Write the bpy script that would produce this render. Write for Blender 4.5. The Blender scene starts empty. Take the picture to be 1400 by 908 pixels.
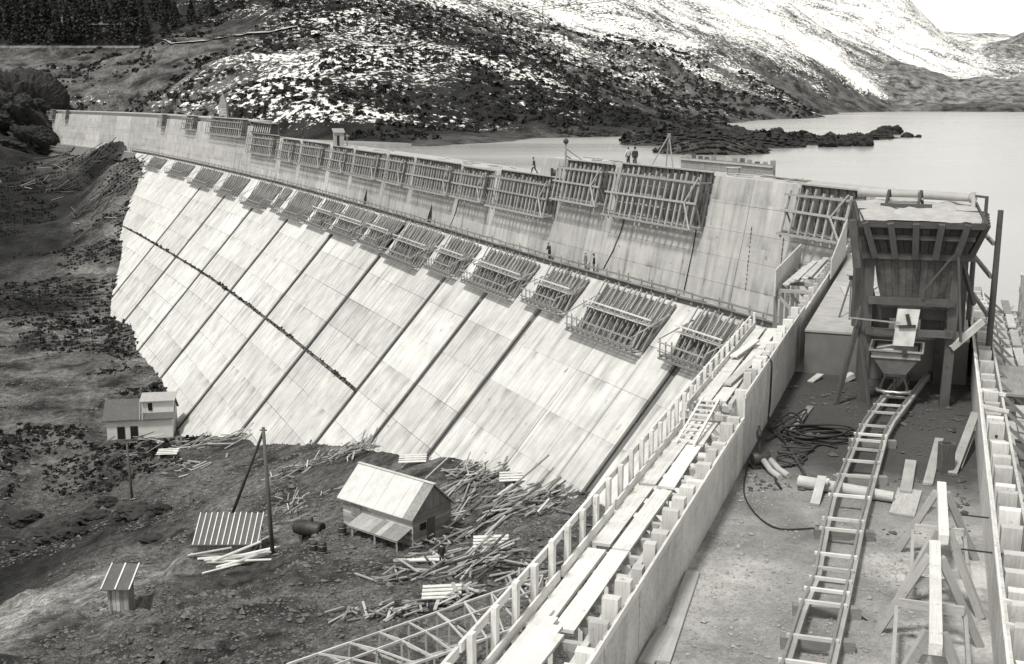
import bpy, bmesh, math, random
import numpy as np
from mathutils import Vector, Matrix
random.seed(11); rng = np.random.default_rng(5)
scn = bpy.context.scene
COL = scn.collection
# ---------------------------------------------------------------- camera, world, sun, exposure
F, CZ = 1600.0, 12.0                       # focal length in photo pixels, eye height above the lake
TH = math.atan((454 - 130) / F)            # downward tilt
cam = bpy.data.objects.new('camera', bpy.data.cameras.new('camera')); COL.objects.link(cam)
cam.location = (0, 0, CZ); cam.rotation_euler = (math.pi / 2 - TH, 0, 0)
cam.data.sensor_width = 36; cam.data.lens = 36 * F / 1400; cam.data.clip_end = 6000; cam.data.clip_start = .1
scn.camera = cam
SUN = Vector((-.30, -.40, .86)).normalized()          # direction towards the sun
el = math.asin(SUN.z); az = math.atan2(SUN.x, SUN.y)
wld = bpy.data.worlds.new('World'); scn.world = wld; wld.use_nodes = True
nt = wld.node_tree; nt.nodes.clear()
sk = nt.nodes.new('ShaderNodeTexSky'); sk.sky_type = 'NISHITA'; sk.sun_disc = False
sk.sun_elevation = el; sk.sun_rotation = az; sk.air_density = 1.0; sk.dust_density = 2.0; sk.altitude = 1500
hs = nt.nodes.new('ShaderNodeHueSaturation'); hs.inputs['Saturation'].default_value = 0.0
tn = nt.nodes.new('ShaderNodeMix'); tn.data_type = 'RGBA'; tn.blend_type = 'MULTIPLY'; tn.inputs[0].default_value = 1
tn.inputs[7].default_value = (1.0, .99, .955, 1)
bg = nt.nodes.new('ShaderNodeBackground'); bg.inputs[1].default_value = .14
wo = nt.nodes.new('ShaderNodeOutputWorld')
nt.links.new(sk.outputs[0], hs.inputs['Color']); nt.links.new(hs.outputs[0], tn.inputs[6])
nt.links.new(tn.outputs[2], bg.inputs[0]); nt.links.new(bg.outputs[0], wo.inputs[0])
sl = bpy.data.lights.new('sun', 'SUN'); sl.energy = 2.6; sl.angle = math.radians(8); sl.color = (1, .985, .95)
so = bpy.data.objects.new('sun', sl); COL.objects.link(so); so.location = SUN * 100
so.rotation_euler = (-SUN).to_track_quat('-Z', 'Y').to_euler()
vs = scn.view_settings; vs.view_transform = 'Standard'; vs.look = 'None'; vs.gamma = 1; vs.use_curve_mapping = False
vs.exposure = 0.46

# ---------------------------------------------------------------- geometry helpers
_c, _s = math.cos(TH), math.sin(TH)
def ray(x, y):
    u = (x - 700) / F; v = (454 - y) / F
    return np.array([u, _c + v * _s, -_s + v * _c])
def W(x, y, z):                            # point of the photo at a known height
    d = ray(x, y); return np.array([0, 0, CZ]) + d * ((z - CZ) / d[2])
def WD(x, y, D):                           # point of the photo at a known distance
    d = ray(x, y); return np.array([0, 0, CZ]) + d * (D / d[1])

def hash2(x, y, k):
    h = np.sin(x * 127.1 + y * 311.7 + k * 74.7) * 43758.5453
    return h - np.floor(h)
def vnoise(x, y, k=0):
    xi, yi = np.floor(x), np.floor(y); fx, fy = x - xi, y - yi
    fx = fx * fx * (3 - 2 * fx); fy = fy * fy * (3 - 2 * fy)
    a = hash2(xi, yi, k); b = hash2(xi + 1, yi, k); c = hash2(xi, yi + 1, k); d = hash2(xi + 1, yi + 1, k)
    return (a + (b - a) * fx) * (1 - fy) + (c + (d - c) * fx) * fy - .5
def fbm(x, y, wl, oct=4, k=0, gain=.5):
    r = 0; a = 1
    for i in range(oct):
        r = r + a * vnoise(x / wl + 13.7 * i, y / wl - 7.1 * i, k + i); wl *= .48; a *= gain
    return r
def sstep(a, b, x):
    t = np.clip((x - a) / (b - a), 0, 1); return t * t * (3 - 2 * t)

# ---------------------------------------------------------------- materials
MATS = {}
def nmat(name):
    m = bpy.data.materials.new(name); m.use_nodes = True; t = m.node_tree
    b = t.nodes['Principled BSDF']; b.inputs['Specular IOR Level'].default_value = .25
    MATS[name] = m
    return m, t, b
def N_(t, kind, **kw):
    n = t.nodes.new(kind)
    for k, v in kw.items():
        if k in n.inputs: n.inputs[k].default_value = v
        else: setattr(n, k, v)
    return n
def math_(t, op, a, b=None, clamp=False):
    n = t.nodes.new('ShaderNodeMath'); n.operation = op; n.use_clamp = clamp
    for i, v in enumerate((a, b)):
        if v is None: continue
        if isinstance(v, (int, float)): n.inputs[i].default_value = v
        else: t.links.new(v, n.inputs[i])
    return n.outputs[0]
def mixc(t, fac, a, b):
    n = t.nodes.new('ShaderNodeMix'); n.data_type = 'RGBA'
    if isinstance(fac, (int, float)): n.inputs[0].default_value = fac
    else: t.links.new(fac, n.inputs[0])
    for i, v in ((6, a), (7, b)):
        if isinstance(v, tuple): n.inputs[i].default_value = v
        else: t.links.new(v, n.inputs[i])
    return n.outputs[2]
def g(v): return (v, v * .985, v * .945, 1)
def noise(t, vec, scale, detail=4, rough=.55, dist=0):
    n = N_(t, 'ShaderNodeTexNoise', Scale=scale, Detail=detail, Roughness=rough, Distortion=dist)
    t.links.new(vec, n.inputs['Vector']); return n.outputs['Fac']
def mapv(t, vec, scale=(1, 1, 1), off=None):
    n = t.nodes.new('ShaderNodeMapping'); n.inputs['Scale'].default_value = scale
    t.links.new(vec, n.inputs['Vector'])
    if off is not None: t.links.new(off, n.inputs['Location'])
    return n.outputs[0]
def rng_(t, val, a, b, c=0., d=1.):
    n = N_(t, 'ShaderNodeMapRange'); t.links.new(val, n.inputs[0])
    for i, v in enumerate((a, b, c, d)): n.inputs[i + 1].default_value = v
    return n.outputs[0]
def bump(t, b, h, strength=.3, dist=.05):
    n = N_(t, 'ShaderNodeBump', Strength=strength, Distance=dist); t.links.new(h, n.inputs['Height'])
    t.links.new(n.outputs[0], b.inputs['Normal'])

def wood(name, lo, hi, rough=.8, wear=.5):
    m, t, b = nmat(name)
    tc = N_(t, 'ShaderNodeTexCoord'); oi = N_(t, 'ShaderNodeObjectInfo'); ge = N_(t, 'ShaderNodeNewGeometry')
    off = t.nodes.new('ShaderNodeCombineXYZ')
    o = math_(t, 'MULTIPLY', oi.outputs['Random'], 57.)
    for i in range(3): t.links.new(o, off.inputs[i])
    gr = noise(t, mapv(t, tc.outputs['Object'], (2.2, 7, 7), off.outputs[0]), 1.6, 5, .6, .4)
    bl = noise(t, ge.outputs['Position'], 1.7, 4, .6)
    f = math_(t, 'ADD', math_(t, 'MULTIPLY', rng_(t, gr, .3, .7), .45), math_(t, 'MULTIPLY', oi.outputs['Random'], .4))
    f = math_(t, 'ADD', f, math_(t, 'MULTIPLY', rng_(t, bl, .35, .7), .3 * wear * 2), True)
    col = mixc(t, f, g(lo), g(hi))
    knot = rng_(t, noise(t, mapv(t, tc.outputs['Object'], (7, 3, 3), off.outputs[0]), 2.3, 2), .70, .76)
    col = mixc(t, math_(t, 'MULTIPLY', knot, .6), col, g(lo * .5))
    spl = rng_(t, noise(t, ge.outputs['Position'], 4.5, 6, .75), .60, .68)
    col = mixc(t, math_(t, 'MULTIPLY', spl, .5), col, g(lo * .38))
    crack = rng_(t, noise(t, mapv(t, tc.outputs['Object'], (1.1, 16, 16), off.outputs[0]), 1.3, 3, .6), .655, .70)
    col = mixc(t, math_(t, 'MULTIPLY', crack, .55), col, g(lo * .35))
    t.links.new(col, b.inputs['Base Color']); b.inputs['Roughness'].default_value = rough
    bump(t, b, gr, .5, .015)
    return m
wood('new_timber', .40, .84, .7, .5)
wood('pale_timber', .28, .62, .75)
wood('old_timber', .13, .30)
wood('grey_timber', .22, .44)
wood('dark_timber', .05, .13)
wood('form_panel', .32, .68, .75, .7)
wood('shade_panel', .06, .15, .7)  # sheathing timber, coloured dark for the shade inside the form cages

def plain(name, lo, hi, scale, rough=.8, metal=0., bmp=.2, detail=5):
    m, t, b = nmat(name)
    ge = N_(t, 'ShaderNodeNewGeometry'); oi = N_(t, 'ShaderNodeObjectInfo')
    n1 = noise(t, ge.outputs['Position'], scale, detail, .6); n2 = noise(t, ge.outputs['Position'], scale * .13, 3)
    f = math_(t, 'ADD', math_(t, 'MULTIPLY', rng_(t, n1, .3, .7), .55), math_(t, 'MULTIPLY', rng_(t, n2, .3, .7), .3))
    f = math_(t, 'ADD', f, math_(t, 'MULTIPLY', oi.outputs['Random'], .18), True)
    t.links.new(mixc(t, f, g(lo), g(hi)), b.inputs['Base Color'])
    b.inputs['Roughness'].default_value = rough; b.inputs['Metallic'].default_value = metal
    bump(t, b, n1, bmp, .05)
    return m
plain('rock', .03, .23, 3.6, .9, 0, .5)
plain('dark_rock', .010, .05, .8, .9, 0, .6)
plain('steel', .30, .55, 6, .42, .8)
plain('iron', .03, .10, 4, .55, .5)
plain('rubber', .015, .05, 5, .6)
plain('sheet_metal', .42, .66, 1.1, .55, .1, .1)
plain('dark_roof', .07, .13, 3, .75)
plain('plaster', .45, .62, .8, .85)
plain('stone_wall', .14, .34, 3, .9, 0, .6)
plain('window_dark', .01, .03, 3, .2)
plain('scrub', .008, .032, .5, .9)
plain('leaf', .012, .05, .6, .9)
plain('bark', .02, .06, 3)
plain('cloth_dark', .02, .05, 6)
plain('cloth_mid', .10, .2, 6)
plain('cloth_pale', .35, .5, 6)
plain('skin', .32, .42, 8, .6)
plain('hair', .012, .03, 9, .7)
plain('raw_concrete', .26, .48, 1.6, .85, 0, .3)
plain('cement_heap', .26, .50, 3, .9, 0, .5)
plain('damp_shade_concrete', .09, .17, 1.2, .7, 0, .25)  # damp core concrete, with the recess shade of the open slots in its tone
wood('wet_timber', .025, .08)
wood('hopper_timber', .035, .115)
plain('mud', .015, .16, 7, .9)
plain('pebble', .16, .45, 9, .9)
plain('bench_shade_concrete', .11, .22, 1.1, .85, 0, .3)  # dirty concrete, darkened further for the shade on the bench front
plain('chute_metal', .22, .62, 2.6, .6, .1, .15)
plain('track_earth', .26, .44, .3, .9)

def concrete(name, lo, hi, stain):
    m, t, b = nmat(name)
    uv = N_(t, 'ShaderNodeUVMap', uv_map='face'); oi = N_(t, 'ShaderNodeObjectInfo')
    streak = noise(t, mapv(t, uv.outputs[0], (1.5, .07, 1)), 1, 6, .62)
    fine = noise(t, mapv(t, uv.outputs[0], (5.5, .25, 1)), 1, 4, .6)
    blot = noise(t, mapv(t, uv.outputs[0], (.35, .3, 1)), 1, 6, .68)
    board = noise(t, mapv(t, uv.outputs[0], (.25, 3.2, 1)), 1, 2, .5)
    f = math_(t, 'ADD', math_(t, 'MULTIPLY', rng_(t, streak, .3, .68), .45), math_(t, 'MULTIPLY', rng_(t, blot, .28, .68), .42))
    f = math_(t, 'ADD', f, math_(t, 'MULTIPLY', oi.outputs['Random'], .16), True)
    col = mixc(t, f, g(lo), g(hi))
    st = math_(t, 'MULTIPLY', rng_(t, streak, .42, .30), rng_(t, fine, .38, .62), True)
    col = mixc(t, math_(t, 'MULTIPLY', st, .75), col, g(stain))
    pock = noise(t, mapv(t, uv.outputs[0], (1.3, .8, 1)), 1.0, 2, .5)
    sp = math_(t, 'MULTIPLY', rng_(t, pock, .705, .75), rng_(t, fine, .35, .6), True)
    col = mixc(t, math_(t, 'MULTIPLY', sp, .65), col, g(stain * .45))
    mm = t.nodes.new('ShaderNodeMix'); mm.data_type = 'RGBA'; mm.blend_type = 'MULTIPLY'; mm.inputs[0].default_value = 1; t.links.new(col, mm.inputs[6]); t.links.new(oi.outputs['Color'], mm.inputs[7]); col = mm.outputs[2]
    sx = t.nodes.new('ShaderNodeSeparateXYZ'); t.links.new(uv.outputs[0], sx.inputs[0])
    fr = math_(t, 'FRACT', math_(t, 'DIVIDE', sx.outputs[1], 3.38 * 1.33))
    seep = math_(t, 'MULTIPLY', rng_(t, fr, .34, .0), rng_(t, noise(t, mapv(t, uv.outputs[0], (.55, .12, 1)), 1, 5, .65), .5, .66), True)
    col = mixc(t, math_(t, 'MULTIPLY', seep, .7), col, g(stain * 1.1))
    line = rng_(t, noise(t, mapv(t, uv.outputs[0], (1.9, .018, 1)), 1, 2, .5), .68, .71)
    col = mixc(t, math_(t, 'MULTIPLY', line, .6), col, g(stain))
    tick = rng_(t, noise(t, mapv(t, uv.outputs[0], (2.6, .55, 1)), 1, 1, .5), .765, .79)
    col = mixc(t, math_(t, 'MULTIPLY', tick, .8), col, g(.05))
    t.links.new(col, b.inputs['Base Color']); b.inputs['Roughness'].default_value = .85
    bump(t, b, math_(t, 'ADD', math_(t, 'ADD', board, fine), blot), .25, .05)
concrete('lower_concrete', .27, .80, .12)
concrete('upper_concrete', .22, .60, .11)

def terrain_mat():
    m, t, b = nmat('terrain')
    ge = N_(t, 'ShaderNodeNewGeometry')
    a1 = N_(t, 'ShaderNodeAttribute', attribute_name='snow'); a2 = N_(t, 'ShaderNodeAttribute', attribute_name='tone')
    a3 = N_(t, 'ShaderNodeAttribute', attribute_name='far')
    pos = ge.outputs['Position']
    n1 = noise(t, pos, 1.1, 6, .65); n2 = noise(t, pos, .12, 5, .6)
    n3 = noise(t, pos, .5, 8, .74); n4 = noise(t, mapv(t, pos, (1, 1, .35)), .045, 5, .6)
    n5 = noise(t, pos, 5.0, 4, .7)
    n6 = noise(t, mapv(t, pos, (.22, 1.3, .6)), .035, 5, .62)
    mul = math_(t, 'MULTIPLY', rng_(t, n1, .28, .72, .25, 1.9), rng_(t, n2, .36, .64, .22, 2.0))
    mul = math_(t, 'MULTIPLY', mul, rng_(t, n5, .3, .7, .4, 1.7))
    cc = t.nodes.new('ShaderNodeCombineColor')
    v = math_(t, 'MULTIPLY', a2.outputs['Fac'], mul)
    t.links.new(v, cc.inputs[0]); t.links.new(math_(t, 'MULTIPLY', v, .985), cc.inputs[1]); t.links.new(math_(t, 'MULTIPLY', v, .945), cc.inputs[2])
    sn = math_(t, 'ADD', math_(t, 'ADD', math_(t, 'MULTIPLY', n3, .56), math_(t, 'MULTIPLY', n4, .22)), math_(t, 'MULTIPLY', n6, .22))
    th = math_(t, 'SUBTRACT', .685, math_(t, 'MULTIPLY', a1.outputs['Fac'], .38))
    mask = math_(t, 'MULTIPLY', math_(t, 'SUBTRACT', sn, th), 34., True)
    t.links.new(mixc(t, mask, cc.outputs[0], g(.86)), b.inputs['Base Color'])
    b.inputs['Roughness'].default_value = .9
    bump(t, b, math_(t, 'ADD', n1, math_(t, 'MULTIPLY', n5, .5)), .9, .4)
terrain_mat()

def gravel_mat():
    m, t, b = nmat('gravel')
    ge = N_(t, 'ShaderNodeNewGeometry'); pos = ge.outputs['Position']
    n1 = noise(t, pos, 11, 6, .8); n2 = noise(t, pos, .55, 5, .62); n3 = noise(t, pos, 26, 3, .6)
    # distance along the working floor: trampled mud, with the hopper's shade in its tone
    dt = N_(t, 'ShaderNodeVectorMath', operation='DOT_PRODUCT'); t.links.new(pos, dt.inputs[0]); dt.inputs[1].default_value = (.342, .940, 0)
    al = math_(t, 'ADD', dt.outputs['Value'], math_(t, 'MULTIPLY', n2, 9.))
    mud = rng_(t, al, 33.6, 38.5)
    f = math_(t, 'ADD', math_(t, 'MULTIPLY', rng_(t, n1, .3, .7), .5), math_(t, 'MULTIPLY', rng_(t, n2, .36, .62), .5), True)
    big = noise(t, pos, .22, 4, .6)
    f = math_(t, 'MULTIPLY', f, rng_(t, big, .36, .60, .35, 1.15), True)
    col = mixc(t, f, g(.11), g(.60))
    col = mixc(t, math_(t, 'MULTIPLY', mud, .95), col, mixc(t, n1, g(.02), g(.085)))  # mud tone, with the hopper's shade in it
    col = mixc(t, rng_(t, n3, .62, .7, 0, .5), col, g(.12))
    t.links.new(col, b.inputs['Base Color']); b.inputs['Roughness'].default_value = .92
    bump(t, b, math_(t, 'ADD', n1, math_(t, 'MULTIPLY', n3, .5)), .7, .04)
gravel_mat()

def water_mat():
    m, t, b = nmat('water')
    ge = N_(t, 'ShaderNodeNewGeometry'); pos = ge.outputs['Position']
    n1 = noise(t, mapv(t, pos, (.35, .9, 1)), .8, 4, .6); n2 = noise(t, mapv(t, pos, (.004, .02, 1)), 1, 4, .6)
    t.links.new(mixc(t, rng_(t, n2, .35, .65), g(.29), g(.36)), b.inputs['Base Color'])
    t.links.new(rng_(t, n2, .3, .7, .16, .30), b.inputs['Roughness'])
    b.inputs['Specular IOR Level'].default_value = .6; b.inputs['IOR'].default_value = 1.33
    bump(t, b, n1, .10, .06)
water_mat()

# ---------------------------------------------------------------- object helpers
WM = {}                                     # world matrix of every object made here
def setup(o, parent, M, mat=None):
    COL.objects.link(o)
    if parent is not None:
        o.parent = parent; o.matrix_basis = WM[parent.name].inverted() @ M
    else: o.matrix_basis = M
    WM[o.name] = M
    return o
def tag(o, label, cat=None, group=None, kind=None):
    if label: o['label'] = label
    if cat: o['category'] = cat
    if group: o['group'] = group
    if kind: o['kind'] = kind
    return o
def thing(name, label, cat, loc, group=None):
    o = bpy.data.objects.new(name, None); o.empty_display_size = .2
    setup(o, None, Matrix.Translation(Vector(loc)))
    return tag(o, label, cat, group)
def mesh_np(name, V, Fq, mat=None, smooth=False, uv=None):
    me = bpy.data.meshes.new(name)
    V = np.asarray(V, np.float32); Fq = np.asarray(Fq, np.int32); k = Fq.shape[1]
    me.vertices.add(len(V)); me.vertices.foreach_set('co', V.ravel())
    me.loops.add(Fq.size); me.loops.foreach_set('vertex_index', Fq.ravel())
    me.polygons.add(len(Fq)); me.polygons.foreach_set('loop_start', np.arange(0, Fq.size, k, dtype=np.int32))
    if uv is not None:
        l = me.uv_layers.new(name='face'); l.data.foreach_set('uv', np.asarray(uv, np.float32)[Fq.ravel()].ravel())
    me.update(calc_edges=True)
    me.polygons.foreach_set('use_smooth', [smooth] * len(Fq))
    if mat: me.materials.append(MATS[mat])
    return me
def mobj(name, me, parent=None, loc=(0, 0, 0)):
    """mesh given in world coordinates; origin moved to loc"""
    loc = Vector(loc)
    if loc.length: me.transform(Matrix.Translation(-loc))
    return setup(bpy.data.objects.new(name, me), parent, Matrix.Translation(loc))
def poly(name, verts, faces, mat, parent=None, loc=None, smooth=False):
    me = bpy.data.meshes.new(name); me.from_pydata([tuple(v) for v in verts], [], faces); me.update()
    bm = bmesh.new(); bm.from_mesh(me); bmesh.ops.recalc_face_normals(bm, faces=bm.faces); bm.to_mesh(me); bm.free()
    if smooth: me.polygons.foreach_set('use_smooth', [True] * len(me.polygons))
    me.materials.append(MATS[mat])
    if loc is None: loc = tuple(np.mean(np.array([tuple(v) for v in verts]), axis=0))
    return mobj(name, me, parent, loc)
HEX = [(0, 1, 2, 3), (7, 6, 5, 4), (0, 4, 5, 1), (1, 5, 6, 2), (2, 6, 7, 3), (3, 7, 4, 0)]
def hexa(name, c8, mat, parent=None): return poly(name, c8, HEX, mat, parent)
CUBES = {}
def cube_mesh(mat):
    if mat not in CUBES:
        L = []
        for k in range(4):
            r = random.Random(k * 7 + len(CUBES)); vs_ = []
            for x in (-.5, 0, .5):
                for y, z in ((-.5, -.5), (.5, -.5), (.5, .5), (-.5, .5)):
                    q = .05 if k else .0
                    vs_.append((x + r.uniform(-.002, .002), y + r.uniform(-q, q), z + r.uniform(-q, q)))
            fs = [(0, 3, 2, 1), (8, 9, 10, 11)]
            for a in (0, 4):
                for i in range(4):
                    j = (i + 1) % 4; fs.append((a + i, a + j, a + 4 + j, a + 4 + i))
            me = bpy.data.meshes.new('timber'); me.from_pydata(vs_, [], fs); me.update(); me.materials.append(MATS[mat]); L.append(me)
        CUBES[mat] = L
    return random.choice(CUBES[mat])
LOGS = {}
def log_mesh(mat, n=8):
    if mat not in LOGS:
        vs_, fs = [], []
        for i, (x, r) in enumerate(((-.5, .5), (-.1, .47), (.2, .46), (.5, .40))):
            for k in range(n):
                a = k * 2 * math.pi / n; vs_.append((x, r * math.cos(a), r * math.sin(a)))
        for i in range(3):
            for k in range(n):
                j = (k + 1) % n; fs.append((i * n + k, i * n + j, i * n + n + j, i * n + n + k))
        fs.append(tuple(range(n - 1, -1, -1))); fs.append(tuple(range(3 * n, 4 * n)))
        me = bpy.data.meshes.new('log'); me.from_pydata(vs_, [], fs); me.update()
        me.polygons.foreach_set('use_smooth', [len(p.vertices) == 4 for p in me.polygons]); me.materials.append(MATS[mat]); LOGS[mat] = me
    return LOGS[mat]
def axes(p0, p1, up):
    d = p1 - p0; L = d.length or .001; x = d / L; z = Vector(up)
    if abs(x.dot(z.normalized())) > .98: z = Vector((0, 1, 0))
    y = z.cross(x).normalized(); z = x.cross(y); return L, x, y, z
def beam(name, parent, p0, p1, w, h, mat, up=(0, 0, 1), log=False):
    p0, p1 = Vector(p0), Vector(p1); L, x, y, z = axes(p0, p1, up)
    M = Matrix((x * L, y * w, z * h)).transposed().to_4x4(); M.translation = (p0 + p1) / 2
    o = bpy.data.objects.new(name, log_mesh(mat) if log else cube_mesh(mat))
    return setup(o, parent, M)
def tube_mesh(pts, r, mat, n=6):
    pts = [Vector(p) for p in pts]; V, Fs = [], []
    for i, p in enumerate(pts):
        d = (pts[min(i + 1, len(pts) - 1)] - pts[max(i - 1, 0)]).normalized()
        u = Vector((0, 0, 1)) if abs(d.z) < .9 else Vector((1, 0, 0))
        a = d.cross(u).normalized(); b = a.cross(d); rr = r[i] if isinstance(r, (list, tuple)) else r
        for k in range(n):
            t = k * 2 * math.pi / n; V.append(p + a * rr * math.cos(t) + b * rr * math.sin(t))
    for i in range(len(pts) - 1):
        for k in range(n):
            j = (k + 1) % n; Fs.append((i * n + k, i * n + j, i * n + n + j, i * n + n + k))
    Fs.append(tuple(range(n))[::-1]); Fs.append(tuple(range((len(pts) - 1) * n, len(pts) * n)))
    me = bpy.data.meshes.new('tube'); me.from_pydata([tuple(v) for v in V], [], Fs); me.update()
    me.polygons.foreach_set('use_smooth', [len(p.vertices) == 4 for p in me.polygons]); me.materials.append(MATS[mat]); return me
def tube(name, pts, r, mat, parent=None, n=6):
    return mobj(name, tube_mesh(pts, r, mat, n), parent, tuple(pts[0]))
ORD = ('first second third fourth fifth sixth seventh eighth ninth tenth eleventh twelfth thirteenth fourteenth '
       'fifteenth sixteenth seventeenth eighteenth nineteenth twentieth').split()

# ---------------------------------------------------------------- line of the dam (berm at the foot of the upper face)
BP = np.array([(36, 54), (28, 71.5), (19.5, 90), (7.3, 116.2), (-9.8, 155.7), (-23.2, 186), (-42.6, 228), (-63.6, 270),
               (-88.8, 318.5), (-120, 373), (-172, 442), (-205, 480)], float)
def catmull(P, n=60):
    Q = np.vstack([2 * P[0] - P[1], P, 2 * P[-1] - P[-2]]); out = []
    t = np.linspace(0, 1, n, endpoint=False)[:, None]
    for i in range(1, len(Q) - 2):
        a, b, c, d = Q[i - 1], Q[i], Q[i + 1], Q[i + 2]
        out.append(.5 * (2 * b + (c - a) * t + (2 * a - 5 * b + 4 * c - d) * t ** 2 + (-a + 3 * b - 3 * c + d) * t ** 3))
    return np.vstack(out + [P[-1:]])
BL = catmull(BP); BS = np.concatenate([[0], np.cumsum(np.hypot(*np.diff(BL, axis=0).T))])
def dC(s): return np.stack([np.interp(s, BS, BL[:, 0]), np.interp(s, BS, BL[:, 1])], -1)
def dN(s):
    s = np.asarray(s, float); t = dC(s + 1.5) - dC(s - 1.5); t /= np.linalg.norm(t, axis=-1, keepdims=True)
    return np.stack([-t[..., 1], t[..., 0]], -1)
ZB, BAT, SLO = -5.4, .2, .88               # berm height, batter of the upper face, slope of the lower face
def S3(s, n, z):
    p = dC(s) + dN(s) * n; return Vector((p[0], p[1], z))
def UP(s, z, h=0.): return S3(s, -BAT * (z - ZB) + h, z)
def LO(s, v, h=0.):                         # v metres below the berm, h metres out from the face
    q = 1 / math.hypot(1, SLO); return S3(s, 1.2 + SLO * v + h * q, ZB - v + h * SLO * q)

# frame of the near wing: t along it, o to the right, z up
WDV = np.array([math.sin(math.radians(20)), math.cos(math.radians(20))]); WRV = np.array([WDV[1], -WDV[0]])
def WG(t, o, z):
    p = np.array([2.3, 20.4]) + WDV * t + WRV * o; return Vector((p[0], p[1], z))
def toWG(x, y):
    d = np.array([x - 2.3, y - 20.4]); return float(d @ WDV), float(d @ WRV)
# ---------------------------------------------------------------- terrain
CP = []
def cz(px, py, z, snow, tone): p = W(px, py, z); CP.append((p[0], p[1], z, snow, tone))
def cd(px, py, D, snow, tone): p = WD(px, py, D); CP.append((p[0], p[1], p[2], snow, tone))
def cw(x, y, z, snow, tone): CP.append((x, y, z, snow, tone))
# toe of the dam on the downstream side and its buried foot
TOE = [(24, 13), (33.8, 13.6), (43.9, 14.4), (55.5, 15.4), (68.3, 17.6), (95.2, 23.2), (115.7, 27.8), (129.6, 30.72), (141.4, 33.6), (160, 33.6),
       (189, 32.2), (203, 32.2), (215.5, 30.72), (242, 31.4), (259, 27.2), (285, 20), (310, 12), (343, 1.2), (395, .6), (440, .3)]
for s, v in TOE:
    p = LO(s, v); cw(p.x, p.y, p.z, .05, .08)
    p2 = LO(s, v * .45); cw(p2.x, p2.y, p2.z - max(4, v * .35), 0, .1)
    p3 = S3(s, -4, min(-8, ZB - v * .4)); cw(*p3, 0, .08)
    p4 = S3(s, -14, -9); cw(*p4, 0, .06)
    p5 = LO(s, v + 2.5) ; cw(p5.x, p5.y, p.z - .35, .05, .08)
for a in [(0, 908, -24), (200, 908, -23.5), (400, 908, -22), (560, 900, -21.5), (650, 880, -21), (730, 790, -20.72), (760, 740, -20.5), (300, 850, -25), (420, 830, -24.6),
          (160, 852, -26.5), (450, 790, -25), (330, 760, -27.6), (372, 757, -27.2), (260, 800, -27.6), (545, 745, -24.5), (470, 718, -24.9), (617, 735, -24), (570, 775, -24.5),
          (640, 700, -22.6), (700, 740, -21.6), (640, 800, -22.6), (430, 680, -27.5), (500, 650, -26), (300, 650, -33), (230, 690, -33), (180, 676, -34), 
          (0, 650, -37), (140, 603, -39), (235, 606, -39), (80, 600, -38), (0, 590, -39), (60, 540, -38.5), (0, 500, -38), (120, 500, -38.2), (60, 440, -36.5)]:
    cz(*a, .13, .066)
for a in [(0, 765, -40), (40, 735, -39), (95, 728, -38), (0, 830, -37), (55, 795, -37.5), (165, 695, -36.5), (205, 705, -35), (120, 750, -36)]: cz(*a, .0, .02)
for a in [(90, 850, -29), (130, 800, -29.5), (40, 890, -27.5), (200, 770, -29.5)]: cz(*a, .05, .13)
for a in [(0, 420, 262), (90, 420, 262), (0, 350, 305), (80, 340, 310), (0, 290, 345), (100, 280, 350), (140, 240, 375), (0, 235, 385), (60, 215, 420), (110, 206, 410), (150, 212, 378)]: cd(*a, .10, .012)
for a in [(10, 175, 440), (40, 180, 452), (-60, 150, 440), (25, 125, 470), (-80, 200, 400)]: cd(*a, .05, .012)
for a in [(20, 110, 500, .30), (70, 130, 475, .3), (120, 140, 470, .38), (150, 110, 490, .22), (200, 140, 430, .35), (250, 100, 450, .28), (240, 150, 395, .5), (290, 150, 370, .4), (100, 80, 540, .15), (0, 64, 585, .12), (200, 66, 545, .15), (300, 60, 515, .25)]:
    cd(*a, .06)
for a in [(0, 55, 605, 0), (200, 52, 570, 0.05), (400, 38, 520, 0.49), (0, 5, 680, 0.05), (150, -30, 700, 0.3), (300, 10, 600, 0.35), (450, 0, 590, 0.41), (350, 130, 385, 0.37), (330, 160, 350, 0.39), (420, 110, 400, 0.47), (420, 180, 335, 0.33),
          (500, 150, 350, 0.37), (500, 60, 470, 0.49), (600, 110, 400, 0.43), (600, 40, 520, 0.45), (600, -10, 640, 0.49), (620, 170, 350, 0.35), (700, 150, 375, 0.35), (700, 80, 480, 0.43), (800, 165, 365, 0.25), (800, 130, 450, 0.45), (560, 185, 315, 0.29)]:
    cd(*a, .011)
for a in [(1245, 5, 1560, 0.568), (1295, 45, 1600, 0.516), (1200, -40, 1500, 0.568), (1330, 78, 1650, 0.516), (700, 30, 640, 0.448), (720, -30, 800, 0.542), (800, 80, 600, 0.448), (800, 30, 760, 0.568), (850, -40, 1000, 0.568), (900, 100, 620, 0.433), (900, 150, 500, 0.26), (950, 60, 760, 0.535), (1000, 20, 960, 0.568), (1000, -40, 1150, 0.568), (1000, 110, 680, 0.476),
          (1000, 155, 570, 0.292), (1100, 145, 680, 0.448), (1100, 90, 880, 0.568), (1100, 30, 1150, 0.568), (1160, 0, 1420, 0.568), (1180, 120, 960, 0.568), (1240, 60, 1350, 0.568), (1300, 80, 1500, 0.568), (1250, 110, 1180, 0.568), (1290, 102, 1300, 0.568)]:
    cd(*a, .06)
for a in [(1220, 146, 930, 0.05), (1260, 128, 985, 0.1), (1330, 120, 1030, 0.05), (1400, 125, 1010, 0.06), (1340, 106, 1120, 0.301), (1400, 105, 1150, 0.344), (1480, 130, 990, 0.1)]: cd(*a, .12)
for a in [(1350, 72, 1500, 0.43), (1400, 45, 1650, 0.301), (1480, 30, 1650, 0.568), (1360, 60, 1750, 0.568), (1330, 85, 1500, 0.568)]: cd(*a, .12)
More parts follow.
